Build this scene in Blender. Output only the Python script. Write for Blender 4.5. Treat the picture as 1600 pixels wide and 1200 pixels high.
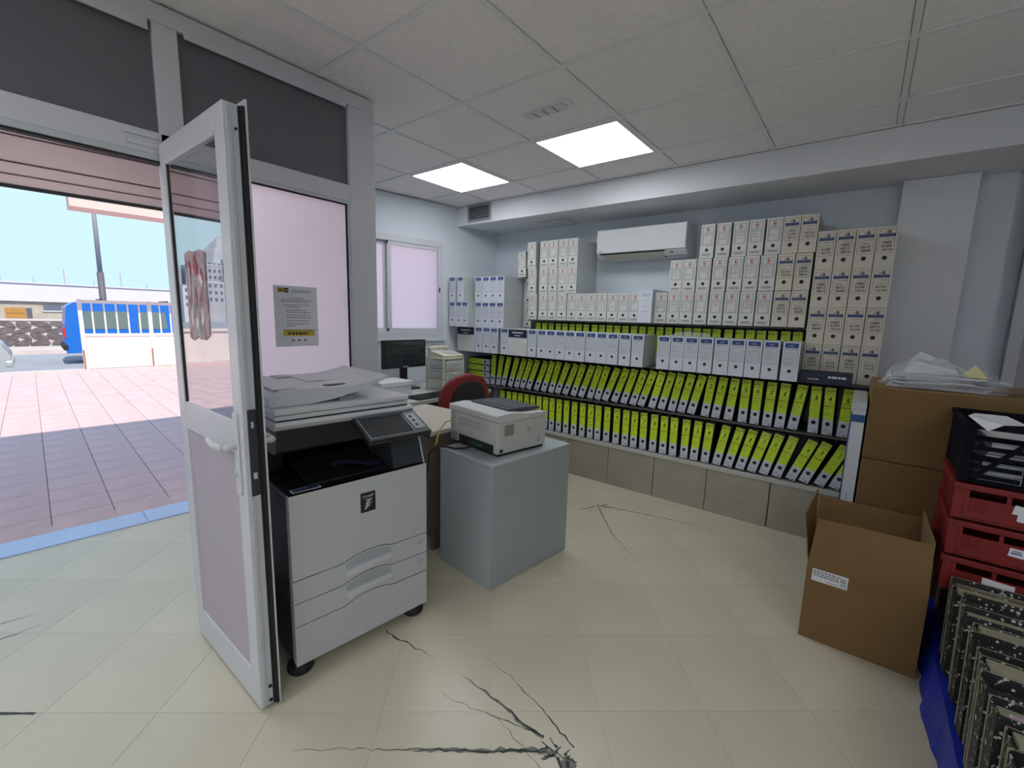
import bpy, math, random
from mathutils import Vector, Matrix

# ------------------------------------------------------------------ clear
for o in list(bpy.data.objects):
    bpy.data.objects.remove(o, do_unlink=True)
scene = bpy.context.scene
COL = scene.collection
PI = math.pi
def rad(d): return d * PI / 180.0

# ------------------------------------------------------------------ camera
cam_data = bpy.data.cameras.new('camera')
cam_data.sensor_fit = 'HORIZONTAL'; cam_data.sensor_width = 36.0
cam_data.lens = 691.02 / 1600.0 * 36.0
cam_data.clip_start = 0.02; cam_data.clip_end = 500
cam = bpy.data.objects.new('camera', cam_data); COL.objects.link(cam)
yaw, pitch, roll = -0.664849, -0.150040, 0.026893
Fv = Vector((math.sin(yaw)*math.cos(pitch), math.cos(yaw)*math.cos(pitch), math.sin(pitch)))
Rv = Vector((math.cos(yaw), -math.sin(yaw), 0)); Uv = Rv.cross(Fv)
R2 = Rv*math.cos(roll) + Uv*math.sin(roll); U2 = -Rv*math.sin(roll) + Uv*math.cos(roll)
cam.matrix_world = Matrix(((R2.x, U2.x, -Fv.x, 0), (R2.y, U2.y, -Fv.y, 0), (R2.z, U2.z, -Fv.z, 1.405), (0, 0, 0, 1)))
scene.camera = cam

# ------------------------------------------------------------------ world, sun, exposure
EXT_A = rad(4.5)
EN = Vector((-math.cos(EXT_A), math.sin(EXT_A), 0)); ET = Vector((math.sin(EXT_A), math.cos(EXT_A), 0))
EO = Vector((-3.72, 0, 0))
SUN_ELEV = 50
world = bpy.data.worlds.new('world'); scene.world = world; world.use_nodes = True
wn = world.node_tree.nodes; wl = world.node_tree.links
tcw = wn.new('ShaderNodeTexCoord'); sepw = wn.new('ShaderNodeSeparateXYZ'); rampw = wn.new('ShaderNodeValToRGB')
wl.new(tcw.outputs['Generated'], sepw.inputs[0]); wl.new(sepw.outputs['Z'], rampw.inputs['Fac'])
rampw.color_ramp.elements[0].position = 0.0; rampw.color_ramp.elements[0].color = (0.60, 0.85, 0.95, 1)
rampw.color_ramp.elements[1].position = 1.0; rampw.color_ramp.elements[1].color = (0.34, 0.58, 0.98, 1)
e = rampw.color_ramp.elements.new(0.25); e.color = (0.62, 0.86, 1.0, 1)
bg = wn['Background']; bg.inputs['Strength'].default_value = 1.12
wl.new(rampw.outputs['Color'], bg.inputs['Color'])
sd = bpy.data.lights.new('sun', 'SUN'); sd.energy = 5.2; sd.angle = rad(0.55); sd.color = (1.0, 0.94, 0.86)
sun = bpy.data.objects.new('sun', sd); COL.objects.link(sun)
sdir = EN * math.cos(rad(SUN_ELEV)) + Vector((0, 0, -math.sin(rad(SUN_ELEV))))
sun.rotation_euler = sdir.to_track_quat('-Z', 'Y').to_euler(); sun.location = (2, 0, 12)
vs = scene.view_settings
vs.view_transform = 'Standard'; vs.look = 'None'; vs.gamma = 1.0; vs.exposure = 0.0; vs.use_curve_mapping = False
PANEL_STRENGTH = 10.0

# ------------------------------------------------------------------ materials
M = {}
def mat(name, col, rough=0.6, metal=0.0, var=0.0, scale=8.0, bump=0.0, bscale=60.0, spec=0.5, emit=None, estr=0.0):
    m = bpy.data.materials.new(name); m.use_nodes = True
    nt = m.node_tree; b = nt.nodes['Principled BSDF']
    b.inputs['Base Color'].default_value = (*col, 1); b.inputs['Roughness'].default_value = rough
    b.inputs['Metallic'].default_value = metal; b.inputs['Specular IOR Level'].default_value = spec
    tc = nt.nodes.new('ShaderNodeTexCoord')
    if var > 0:
        n = nt.nodes.new('ShaderNodeTexNoise'); n.inputs['Scale'].default_value = scale; n.inputs['Detail'].default_value = 4
        r = nt.nodes.new('ShaderNodeValToRGB')
        r.color_ramp.elements[0].position = 0.3; r.color_ramp.elements[1].position = 0.7
        r.color_ramp.elements[0].color = (*[max(0, c*(1-var)) for c in col], 1)
        r.color_ramp.elements[1].color = (*[min(1, c*(1+var*0.6)) for c in col], 1)
        nt.links.new(tc.outputs['Object'], n.inputs['Vector']); nt.links.new(n.outputs['Fac'], r.inputs['Fac'])
        nt.links.new(r.outputs['Color'], b.inputs['Base Color'])
    if bump > 0:
        n2 = nt.nodes.new('ShaderNodeTexNoise'); n2.inputs['Scale'].default_value = bscale; n2.inputs['Detail'].default_value = 3
        bp = nt.nodes.new('ShaderNodeBump'); bp.inputs['Strength'].default_value = bump; bp.inputs['Distance'].default_value = 0.002
        nt.links.new(tc.outputs['Object'], n2.inputs['Vector']); nt.links.new(n2.outputs['Fac'], bp.inputs['Height'])
        nt.links.new(bp.outputs['Normal'], b.inputs['Normal'])
    if emit:
        b.inputs['Emission Color'].default_value = (*emit, 1); b.inputs['Emission Strength'].default_value = estr
    M[name] = m
    return m

mat('wall_paint', (0.65, 0.70, 0.76), 0.75, var=0.04, scale=2.5, bump=0.15, bscale=120)
mat('beam_paint', (0.70, 0.71, 0.75), 0.75, var=0.03, scale=2.5, bump=0.1, bscale=120)
mat('ceiling_tile', (0.86, 0.82, 0.82), 0.9, var=0.05, scale=30, bump=0.25, bscale=220)
mat('grid_white', (0.76, 0.77, 0.77), 0.5)
mat('dark_gap', (0.05, 0.05, 0.05), 0.9)
mat('floor_coat', (0.60, 0.55, 0.42), 0.30, var=0.07, scale=1.6, bump=0.06, bscale=25, spec=0.5)
mat('floor_joint', (0.55, 0.51, 0.39), 0.4)
mat('crack', (0.055, 0.06, 0.055), 0.85, var=0.4, scale=60)
mat('crack_grey', (0.20, 0.21, 0.19), 0.7, var=0.4, scale=70)
mat('alu_white', (0.60, 0.60, 0.64), 0.35, var=0.02, scale=5)
mat('alu_shadow', (0.50, 0.53, 0.56), 0.4)  # slightly darker grey metal than the white frames
mat('panel_dark', (0.13, 0.135, 0.15), 0.55, var=0.08, scale=3)
mat('door_panel', (0.46, 0.40, 0.45), 0.5, var=0.03, scale=4)
mat('rubber', (0.012, 0.012, 0.013), 0.7)
mat('steel_dark', (0.07, 0.07, 0.08), 0.4, 0.6)
mat('plastic_white', (0.62, 0.63, 0.64), 0.4)
mat('copier_white', (0.52, 0.53, 0.545), 0.45, var=0.02, scale=4, bump=0.05, bscale=300)
mat('copier_lid', (0.60, 0.61, 0.63), 0.42)
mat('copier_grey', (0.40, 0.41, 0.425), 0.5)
mat('copier_black', (0.012, 0.013, 0.016), 0.35)
mat('copier_side', (0.035, 0.04, 0.045), 0.5)
mat('screen', (0.02, 0.024, 0.03), 0.12, spec=0.9)
mat('screen_frame', (0.30, 0.34, 0.38), 0.25)
mat('grey_cabinet', (0.37, 0.41, 0.42), 0.55, var=0.04, scale=3)
mat('printer_body', (0.55, 0.545, 0.51), 0.5, var=0.02, scale=5)
mat('printer_top', (0.60, 0.60, 0.585), 0.5)
mat('printer_dark', (0.055, 0.055, 0.075), 0.45)
mat('desk_beige', (0.56, 0.50, 0.42), 0.5, var=0.04, scale=4)
mat('desk_edge', (0.06, 0.035, 0.03), 0.5)
mat('desk_panel', (0.16, 0.13, 0.10), 0.6, var=0.1, scale=4)
mat('desk_grey', (0.55, 0.55, 0.52), 0.5, var=0.03, scale=5)
mat('black_plastic', (0.010, 0.011, 0.014), 0.45)
mat('cream_plastic', (0.62, 0.60, 0.46), 0.4)
mat('drawer_clear', (0.50, 0.53, 0.48), 0.25)
mat('chair_red', (0.20, 0.012, 0.016), 0.7, bump=0.2, bscale=200)
mat('chair_black', (0.012, 0.011, 0.013), 0.8, bump=0.2, bscale=200)
mat('paper', (0.72, 0.72, 0.74), 0.8)
mat('paper_grey', (0.42, 0.42, 0.42), 0.8)
mat('paper_cream', (0.31, 0.285, 0.20), 0.85, var=0.15, scale=20)
mat('yellow_label', (0.60, 0.82, 0.03), 0.6)
mat('white_label', (0.62, 0.65, 0.72), 0.6)
mat('ink', (0.012, 0.012, 0.012), 0.7)
mat('ink_soft', (0.16, 0.15, 0.10), 0.7)
mat('ink_red', (0.30, 0.05, 0.01), 0.7)
mat('ink_blue', (0.06, 0.14, 0.36), 0.7)
mat('ink_grey', (0.12, 0.12, 0.135), 0.7)
mat('file_black', (0.012, 0.012, 0.014), 0.55, var=0.2, scale=90)
mat('navy', (0.025, 0.055, 0.20), 0.6)
mat('navy_dark', (0.012, 0.015, 0.045), 0.6)
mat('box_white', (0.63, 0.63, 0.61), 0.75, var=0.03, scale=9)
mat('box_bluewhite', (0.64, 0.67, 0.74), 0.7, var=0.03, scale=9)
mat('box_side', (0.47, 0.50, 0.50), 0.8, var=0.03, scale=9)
mat('box_beige', (0.60, 0.56, 0.48), 0.75, var=0.04, scale=9)
mat('logo_red', (0.42, 0.05, 0.04), 0.6)
mat('bench_tile', (0.36, 0.325, 0.27), 0.45, var=0.10, scale=5, bump=0.08, bscale=60)
mat('bench_top', (0.50, 0.49, 0.46), 0.6, var=0.05, scale=6)
mat('bench_joint', (0.07, 0.065, 0.055), 0.9)
mat('shelf_board', (0.10, 0.095, 0.085), 0.7, var=0.1, scale=10)
mat('ac_white', (0.64, 0.66, 0.66), 0.4)
mat('ac_slot', (0.52, 0.51, 0.43), 0.5)
mat('grille', (0.30, 0.32, 0.35), 0.5)
mat('cardboard', (0.20, 0.115, 0.042), 0.85, var=0.10, scale=5, bump=0.12, bscale=90)
mat('cardboard_dark', (0.15, 0.10, 0.055), 0.85, var=0.10, scale=5, bump=0.12, bscale=90)
mat('cardboard_in', (0.26, 0.165, 0.075), 0.85, var=0.08, scale=6)
mat('crate_red', (0.20, 0.009, 0.008), 0.55, var=0.12, scale=10)
mat('crate_black', (0.005, 0.006, 0.012), 0.75, spec=0.1)
mat('board_white', (0.56, 0.59, 0.63), 0.6, var=0.03, scale=5)
mat('board_blue', (0.01, 0.07, 0.20), 0.5)
mat('tarp_blue', (0.006, 0.022, 0.34), 0.5, var=0.2, scale=9, bump=0.4, bscale=14)
mat('note_yellow', (0.62, 0.58, 0.30), 0.8)
mat('poster_yellow', (0.55, 0.40, 0.04), 0.7)
mat('poster_pink', (0.48, 0.34, 0.37), 0.8, var=0.5, scale=26)
mat('poster_red', (0.42, 0.08, 0.12), 0.8, var=0.3, scale=20)
mat('patio_tile', (0.66, 0.44, 0.43), 0.7, var=0.10, scale=3.5)
mat('patio_joint', (0.30, 0.20, 0.20), 0.9)
mat('threshold', (0.42, 0.55, 0.80), 0.25, var=0.05, scale=4)  # blue of the mirrored sky is put into the base colour
mat('shutter_pink', (0.72, 0.54, 0.53), 0.55)
mat('plaster_pink', (0.66, 0.48, 0.44), 0.8, var=0.04, scale=3)
mat('gate_white', (0.72, 0.62, 0.60), 0.6, var=0.06, scale=2)
mat('rust', (0.30, 0.14, 0.08), 0.9)
mat('van_blue', (0.015, 0.13, 0.50), 0.25)
mat('van_glass', (0.14, 0.18, 0.17), 0.12)
mat('car_silver', (0.45, 0.46, 0.48), 0.3, 0.3)
mat('tail_red', (0.5, 0.03, 0.03), 0.3)
mat('asphalt', (0.30, 0.30, 0.33), 0.85, var=0.1, scale=2)
mat('road_paint', (0.75, 0.75, 0.75), 0.8)
mat('kerb', (0.55, 0.46, 0.44), 0.85, var=0.06, scale=3)
mat('garage_white', (0.60, 0.55, 0.64), 0.8, var=0.03, scale=1)
mat('garage_stone', (0.42, 0.36, 0.30), 0.85, var=0.15, scale=3)
mat('garage_door', (0.40, 0.20, 0.05), 0.6)
mat('stone_dark', (0.14, 0.11, 0.115), 0.9, var=0.35, scale=5)
mat('mortar', (0.52, 0.46, 0.45), 0.9, var=0.08, scale=5)
mat('pole_grey', (0.34, 0.32, 0.36), 0.6)
mat('pole_dark', (0.10, 0.09, 0.11), 0.6)
mat('hill_grey', (0.36, 0.35, 0.38), 0.9, var=0.2, scale=0.6)
mat('house_grey', (0.44, 0.43, 0.46), 0.9, var=0.12, scale=0.8)
mat('house_window', (0.12, 0.13, 0.17), 0.4)
mat('house_white', (0.62, 0.61, 0.66), 0.9)
mat('led_light', (0.8, 0.8, 0.8), 0.5, emit=(0.93, 0.975, 1.0), estr=PANEL_STRENGTH)
mat('cable_white', (0.55, 0.54, 0.50), 0.5)
mat('cable_yellow', (0.55, 0.50, 0.06), 0.5)
mat('pcb_green', (0.03, 0.10, 0.08), 0.5)

def glass_mat(name, tint, base=0.05, power=1.4):
    # tinted pane: reflection rises smoothly towards grazing angles, the same from both sides
    m = bpy.data.materials.new(name); m.use_nodes = True; nt = m.node_tree
    nt.nodes.clear()
    out = nt.nodes.new('ShaderNodeOutputMaterial'); tr = nt.nodes.new('ShaderNodeBsdfTransparent'); tr.inputs['Color'].default_value = (*tint, 1)
    gl = nt.nodes.new('ShaderNodeBsdfGlossy'); gl.inputs['Roughness'].default_value = 0.0
    lw = nt.nodes.new('ShaderNodeLayerWeight'); lw.inputs['Blend'].default_value = 0.5
    pw = nt.nodes.new('ShaderNodeMath'); pw.operation = 'POWER'; pw.inputs[1].default_value = power
    ad = nt.nodes.new('ShaderNodeMath'); ad.operation = 'ADD'; ad.inputs[1].default_value = base; ad.use_clamp = True
    mx = nt.nodes.new('ShaderNodeMixShader')
    nt.links.new(lw.outputs['Facing'], pw.inputs[0]); nt.links.new(pw.outputs[0], ad.inputs[0]); nt.links.new(ad.outputs[0], mx.inputs['Fac'])
    nt.links.new(tr.outputs[0], mx.inputs[1]); nt.links.new(gl.outputs[0], mx.inputs[2])
    nt.links.new(mx.outputs[0], out.inputs['Surface']); M[name] = m
glass_mat('clear_glass', (0.70, 0.73, 0.78))
def plastic_film(name, tint, w):
    m = bpy.data.materials.new(name); m.use_nodes = True; nt = m.node_tree; nt.nodes.clear()
    out = nt.nodes.new('ShaderNodeOutputMaterial'); tr = nt.nodes.new('ShaderNodeBsdfTransparent'); tr.inputs['Color'].default_value = (*tint, 1)
    p = nt.nodes.new('ShaderNodeBsdfPrincipled'); p.inputs['Base Color'].default_value = (0.75, 0.77, 0.8, 1); p.inputs['Roughness'].default_value = 0.15
    mx = nt.nodes.new('ShaderNodeMixShader'); mx.inputs['Fac'].default_value = w
    nt.links.new(tr.outputs[0], mx.inputs[1]); nt.links.new(p.outputs[0], mx.inputs[2]); nt.links.new(mx.outputs[0], out.inputs['Surface']); M[name] = m
plastic_film('plastic_bag', (0.95, 0.96, 0.97), 0.20)
plastic_film('drawer_plastic', (0.85, 0.87, 0.80), 0.55)
def frosted(name, col, frac):
    m = bpy.data.materials.new(name); m.use_nodes = True; nt = m.node_tree; nt.nodes.clear()
    out = nt.nodes.new('ShaderNodeOutputMaterial'); t = nt.nodes.new('ShaderNodeBsdfTranslucent'); t.inputs['Color'].default_value = (*col, 1)
    d = nt.nodes.new('ShaderNodeBsdfDiffuse'); d.inputs['Color'].default_value = (*col, 1)
    mx = nt.nodes.new('ShaderNodeMixShader'); mx.inputs['Fac'].default_value = frac
    nt.links.new(d.outputs[0], mx.inputs[1]); nt.links.new(t.outputs[0], mx.inputs[2]); nt.links.new(mx.outputs[0], out.inputs['Surface']); M[name] = m
frosted('frosted_glass', (0.99, 0.90, 0.94), 0.94)
def marbled(name):
    m = bpy.data.materials.new(name); m.use_nodes = True; nt = m.node_tree; b = nt.nodes['Principled BSDF']; b.inputs['Roughness'].default_value = 0.5
    tc = nt.nodes.new('ShaderNodeTexCoord'); v = nt.nodes.new('ShaderNodeTexVoronoi'); v.inputs['Scale'].default_value = 75
    n = nt.nodes.new('ShaderNodeTexNoise'); n.inputs['Scale'].default_value = 28; n.inputs['Detail'].default_value = 2
    mu = nt.nodes.new('ShaderNodeMath'); mu.operation = 'ADD'
    r = nt.nodes.new('ShaderNodeValToRGB'); r.color_ramp.elements[0].position = 0.495; r.color_ramp.elements[0].color = (0.5, 0.52, 0.5, 1)
    r.color_ramp.elements[1].position = 0.565; r.color_ramp.elements[1].color = (0.008, 0.010, 0.010, 1)
    nt.links.new(tc.outputs['Object'], v.inputs['Vector']); nt.links.new(tc.outputs['Object'], n.inputs['Vector'])
    m2 = nt.nodes.new('ShaderNodeMath'); m2.operation = 'MULTIPLY_ADD'; m2.inputs[1].default_value = 0.75; 
    nt.links.new(v.outputs['Distance'], mu.inputs[0]); nt.links.new(n.outputs['Fac'], m2.inputs[0]); m2.inputs[2].default_value = -0.08
    nt.links.new(m2.outputs[0], mu.inputs[1]); nt.links.new(mu.outputs[0], r.inputs['Fac']); nt.links.new(r.outputs['Color'], b.inputs['Base Color']); M[name] = m
marbled('marbled')

# ------------------------------------------------------------------ mesh builder
class MB:
    def __init__(s): s.v = []; s.f = []; s.mi = []; s.mats = []; s.sm = []
    def m(s, name):
        if name not in s.mats: s.mats.append(name)
        return s.mats.index(name)
    def add(s, vs, fs, mt, smooth=False):
        k = len(s.v); i = s.m(mt); s.v += [tuple(a) for a in vs]
        for f in fs: s.f.append([k+j for j in f]); s.mi.append(i); s.sm.append(smooth)
        return s
    def box(s, x0, x1, y0, y1, z0, z1, mt, T=None):
        vs = [(x0,y0,z0),(x1,y0,z0),(x1,y1,z0),(x0,y1,z0),(x0,y0,z1),(x1,y0,z1),(x1,y1,z1),(x0,y1,z1)]
        if T: vs = [T(*a) for a in vs]
        return s.add(vs, [(0,3,2,1),(4,5,6,7),(0,1,5,4),(1,2,6,5),(2,3,7,6),(3,0,4,7)], mt)
    def hexa(s, vs, mt):
        return s.add(vs, [(0,3,2,1),(4,5,6,7),(0,1,5,4),(1,2,6,5),(2,3,7,6),(3,0,4,7)], mt)
    def quad(s, a, b, c, d, mt): return s.add([a, b, c, d], [(0,1,2,3)], mt)
    def poly(s, pts, mt): return s.add(pts, [tuple(range(len(pts)))], mt)
    def prism(s, prof, axis, a0, a1, mt, T=None, smooth=False):
        # prof: 2-d outline; axis 'x','y','z' = extrude direction
        def P(p, a):
            q = {'x': (a, p[0], p[1]), 'y': (p[0], a, p[1]), 'z': (p[0], p[1], a)}[axis]
            return T(*q) if T else q
        n = len(prof); vs = [P(p, a0) for p in prof] + [P(p, a1) for p in prof]
        s.add(vs, [(i, (i+1) % n, n+(i+1) % n, n+i) for i in range(n)], mt, smooth)
        s.add([P(p, a0) for p in prof], [tuple(range(n-1, -1, -1))], mt); s.add([P(p, a1) for p in prof], [tuple(range(n))], mt)
        return s
    def tube(s, pts, r, mt, n=8, cap=True):
        pts = [Vector(p) for p in pts]; rings = []
        rr = r if isinstance(r, (list, tuple)) else [r]*len(pts)
        for i, p in enumerate(pts):
            d = (pts[min(i+1, len(pts)-1)] - pts[max(i-1, 0)]).normalized()
            a = d.cross(Vector((0, 0, 1)))
            if a.length < 1e-3: a = d.cross(Vector((0, 1, 0)))
            a.normalize(); b = d.cross(a)
            rings.append([p + (a*math.cos(2*PI*k/n) + b*math.sin(2*PI*k/n))*rr[i] for k in range(n)])
        vs = [v for r_ in rings for v in r_]; fs = []
        for i in range(len(pts)-1):
            for k in range(n): fs.append((i*n+k, i*n+(k+1) % n, (i+1)*n+(k+1) % n, (i+1)*n+k))
        if cap: fs.append(tuple(range(n-1, -1, -1))); fs.append(tuple((len(pts)-1)*n+k for k in range(n)))
        return s.add(vs, fs, mt, True)
    def lathe(s, prof, c, mt, n=20, axis='z'):
        vs = []
        for r, h in prof:
            for k in range(n):
                a = 2*PI*k/n
                q = (r*math.cos(a), r*math.sin(a), h)
                if axis == 'y': q = (q[0], q[2], q[1])
                if axis == 'x': q = (q[2], q[0], q[1])
                vs.append((c[0]+q[0], c[1]+q[1], c[2]+q[2]))
        fs = []
        for i in range(len(prof)-1):
            for k in range(n): fs.append((i*n+k, i*n+(k+1) % n, (i+1)*n+(k+1) % n, (i+1)*n+k))
        fs.append(tuple(range(n-1, -1, -1))); fs.append(tuple((len(prof)-1)*n+k for k in range(n)))
        return s.add(vs, fs, mt, True)
    def disc(s, c, r, mt, n=16, ax='y'):
        vs = []
        for k in range(n):
            a = 2*PI*k/n; p, q = r*math.cos(a), r*math.sin(a)
            vs.append((c[0]+p, c[1], c[2]+q) if ax == 'y' else ((c[0], c[1]+p, c[2]+q) if ax == 'x' else (c[0]+p, c[1]+q, c[2])))
        return s.add(vs, [tuple(range(n))], mt)
    def mesh(s, name):
        me = bpy.data.meshes.new(name); me.from_pydata(s.v, [], s.f)
        for nme in s.mats: me.materials.append(M[nme])
        me.polygons.foreach_set('material_index', s.mi); me.polygons.foreach_set('use_smooth', s.sm); me.update()
        return me
    def build(s, name, parent=None, loc=(0, 0, 0), bevel=0.0, seg=2):
        return place(name, s.mesh(name), parent, loc, bevel, seg)

def place(name, me, parent=None, loc=(0, 0, 0), bevel=0.0, seg=2, rot=None):
    o = bpy.data.objects.new(name, me); COL.objects.link(o); o.location = loc
    if rot: o.rotation_euler = rot
    if parent: o.parent = parent
    if bevel > 0:
        md = o.modifiers.new('bevel', 'BEVEL'); md.width = bevel; md.segments = seg; md.limit_method = 'ANGLE'; md.angle_limit = rad(40)
    return o
def tag(o, label=None, cat=None, group=None, kind=None):
    if label: o['label'] = label
    if cat: o['category'] = cat
    if group: o['group'] = group
    if kind: o['kind'] = kind
    return o
def thing(name, label, cat, loc=(0, 0, 0), rz=0.0, group=None):
    o = bpy.data.objects.new(name, None); COL.objects.link(o); o.location = loc; o.rotation_euler = (0, 0, rz); o.empty_display_size = 0.05
    return tag(o, label, cat, group)
def boxpart(name, parent, x0, x1, y0, y1, z0, z1, mt, bevel=0.0):
    return MB().box(x0, x1, y0, y1, z0, z1, mt).build(name, parent, bevel=bevel)
def struct(o): o['kind'] = 'structure'; return o

_tc = {}
def glyphs(txt):
    if txt not in _tc:
        cu = bpy.data.curves.new('t', 'FONT'); cu.body = txt; cu.size = 1.0; cu.resolution_u = 2; cu.align_x = 'CENTER'
        ob = bpy.data.objects.new('t', cu); COL.objects.link(ob)
        me = bpy.data.meshes.new_from_object(ob)
        vs = [tuple(v.co) for v in me.vertices]; fs = [tuple(p.vertices) for p in me.polygons]
        w = (max(v[0] for v in vs) - min(v[0] for v in vs)) if vs else 1
        _tc[txt] = (vs, fs, w)
        bpy.data.objects.remove(ob, do_unlink=True); bpy.data.curves.remove(cu); bpy.data.meshes.remove(me)
    return _tc[txt]
def text(mb, txt, x, z, width, height, mt, y=-0.0006, shear=0.0, P=None, bold=0.0):
    if bold: text(mb, txt, x+bold, z, width, height, mt, y-.00005, shear, P); text(mb, txt, x, z+bold, width, height, mt, y-.0001, shear, P)
    vs, fs, w = glyphs(txt); sx = width / w; sz = height / 0.72
    pts = [(x + v[0]*sx + shear*v[1]*sz, y, z + v[1]*sz) for v in vs]
    if P: pts = [P(*p) for p in pts]
    mb.add(pts, fs, mt)
def scribble(mb, x0, x1, z, h, mt, rng, y=-0.0006, t=0.0014, step=0.004, P=None):
    pts = []; x = x0; up = True
    while x < x1:
        pts.append((x, z + (h*rng.uniform(0.5, 1.0) if up else h*rng.uniform(0, 0.35)))); up = not up; x += step*rng.uniform(0.5, 1.4)
    for a, b in zip(pts[:-1], pts[1:]):
        q = [(a[0]-t/2, y, a[1]), (a[0]+t/2, y, a[1]), (b[0]+t/2, y, b[1]), (b[0]-t/2, y, b[1])]
        if P: q = [P(*p) for p in q]
        mb.add(q, [(0, 1, 2, 3)], mt)
def rect(mb, x0, x1, z0, z1, mt, y=-0.0003): mb.quad((x0, y, z0), (x1, y, z0), (x1, y, z1), (x0, y, z1), mt)
def frame(mb, x0, x1, z0, z1, t, mt, y=-0.0005):
    rect(mb, x0, x1, z0, z0+t, mt, y); rect(mb, x0, x1, z1-t, z1, mt, y); rect(mb, x0, x0+t, z0, z1, mt, y); rect(mb, x1-t, x1, z0, z1, mt, y)

def bars(mb, x0, x1, z, h, mt, seed, y=-0.0008, P=None):
    # a line of print too small to read
    r = random.Random(seed); x = x0
    while x < x1:
        w = min(r.uniform(.12, .3)*(x1-x0), x1-x)
        q = [(x, y, z), (x+w, y, z), (x+w, y, z+h), (x, y, z+h)]
        mb.add([P(*a) for a in q] if P else q, [(0, 1, 2, 3)], mt); x += w + .05*(x1-x0)

ORD = ['first','second','third','fourth','fifth','sixth','seventh','eighth','ninth','tenth','eleventh','twelfth','thirteenth','fourteenth','fifteenth','sixteenth','seventeenth','eighteenth','nineteenth','twentieth']
def ordw(i):
    if i < 20: return ORD[i]
    tens = {2: 'twenty', 3: 'thirty', 4: 'forty'}[(i+1)//10]; u = (i+1) % 10
    return {2: 'twentieth', 3: 'thirtieth', 4: 'fortieth'}[(i+1)//10] if u == 0 else tens + '-' + ORD[u-1]
# ================================================================== THE SETTING
XW = lambda y: -3.53 + 0.165*(y - 2.46)          # slanted outer wall with the small window (inner face)
# ---- floor: base slab, coated 40 cm tiles laid diagonally
fl = struct(MB().box(-3.95, 2.55, -3.1, 4.45, -0.10, -0.0015, 'floor_joint').build('floor'))
def clip(poly, x0, x1, y0, y1):
    def cut(pl, f, inter):
        out = []
        for i, p in enumerate(pl):
            q = pl[(i+1) % len(pl)]
            if f(p): out.append(p)
            if f(p) != f(q): out.append(inter(p, q))
        return out
    for ax, v, sg in ((0, x0, 1), (0, x1, -1), (1, y0, 1), (1, y1, -1)):
        if len(poly) < 3: return []
        poly = cut(poly, lambda p: sg*(p[ax]-v) >= 0, lambda p, q: tuple(p[k] + (q[k]-p[k])*(v-p[ax])/(q[ax]-p[ax]) for k in (0, 1)))
    return poly
ta = rad(40.0); tu = (math.cos(ta), math.sin(ta)); tv = (-math.sin(ta), math.cos(ta)); TS = 0.39; TO = (-2.09, 0.07)
full_tile = None
g = 0.0007
for i in range(-16, 18):
    for j in range(-16, 18):
        c = [(i+a, j+b) for a, b in ((0, 0), (1, 0), (1, 1), (0, 1))]
        gg = g/TS
        c = [(i+gg, j+gg), (i+1-gg, j+gg), (i+1-gg, j+1-gg), (i+gg, j+1-gg)]
        P = [(TO[0]+TS*(a*tu[0]+b*tv[0]), TO[1]+TS*(a*tu[1]+b*tv[1])) for a, b in c]
        Q = clip(P, -3.69, 2.4, -3.0, 4.29)
        if len(Q) < 3: continue
        cx = sum(p[0] for p in P)/4; cy = sum(p[1] for p in P)/4
        if len(Q) == 4 and all(abs(a[0]-b[0]) + abs(a[1]-b[1]) < 1e-6 for a, b in zip(P, Q)):
            if full_tile is None:
                full_tile = MB().prism([(p[0]-cx, p[1]-cy) for p in P], 'z', -0.008, 0.0, 'floor_coat').mesh('tile')
            place('tile', full_tile, fl, (cx, cy, 0))
        else:
            ar = abs(sum(Q[k][0]*Q[(k+1) % len(Q)][1]-Q[(k+1) % len(Q)][0]*Q[k][1] for k in range(len(Q))))/2
            if ar < 1e-4: continue
            MB().prism([(p[0]-cx, p[1]-cy) for p in Q], 'z', -0.008, 0.0, 'floor_coat').build('tile', fl, (cx, cy, 0))
# ---- cracks and stains in the floor coating (thin, irregular)
rng = random.Random(4)
def crack(pts, w0, w1, mt, z=0.0006, jit=0.006):
    P = []
    for a, b in zip(pts[:-1], pts[1:]):
        n = max(2, int(math.dist(a, b)/0.02))
        for k in range(n): P.append((a[0]+(b[0]-a[0])*k/n + rng.uniform(-jit, jit), a[1]+(b[1]-a[1])*k/n + rng.uniform(-jit, jit)))
    P.append(pts[-1]); mb = MB(); N = len(P)
    L = []
    for k, p in enumerate(P):
        q0 = P[max(0, k-1)]; q1 = P[min(N-1, k+1)]; dx, dy = q1[0]-q0[0], q1[1]-q0[1]; l = math.hypot(dx, dy) or 1
        w = (w0 + (w1-w0)*k/(N-1))*rng.uniform(0.45, 1.3)/2
        L.append(((p[0]-dy/l*w, p[1]+dx/l*w, z), (p[0]+dy/l*w, p[1]-dx/l*w, z)))
    for a, b in zip(L[:-1], L[1:]): mb.quad(a[1], b[1], b[0], a[0], mt)
    return mb.build('crack', fl)
crack([(-1.292,.558),(-1.138,.692),(-1.008,.796)], 0.001, 0.004, 'crack')
crack([(-1.008,.796),(-.9,.885),(-.814,.955),(-.66,1.082)], 0.012, 0.017, 'crack_grey'); crack([(-1.0,.80),(-.9,.88),(-.814,.95),(-.66,1.078)], 0.003, 0.012, 'crack', 0.0009)
crack([(-1.091,1.122),(-.996,1.123),(-.867,1.12),(-.784,1.106),(-.694,1.113)], 0.003, 0.018, 'crack_grey'); crack([(-1.0,1.122),(-.867,1.119),(-.784,1.108),(-.694,1.113)], 0.002, 0.007, 'crack', 0.0009)
crack([(-1.086,1.009),(-.966,1.038),(-.866,1.064),(-.719,1.111)], 0.001, 0.004, 'crack')
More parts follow.
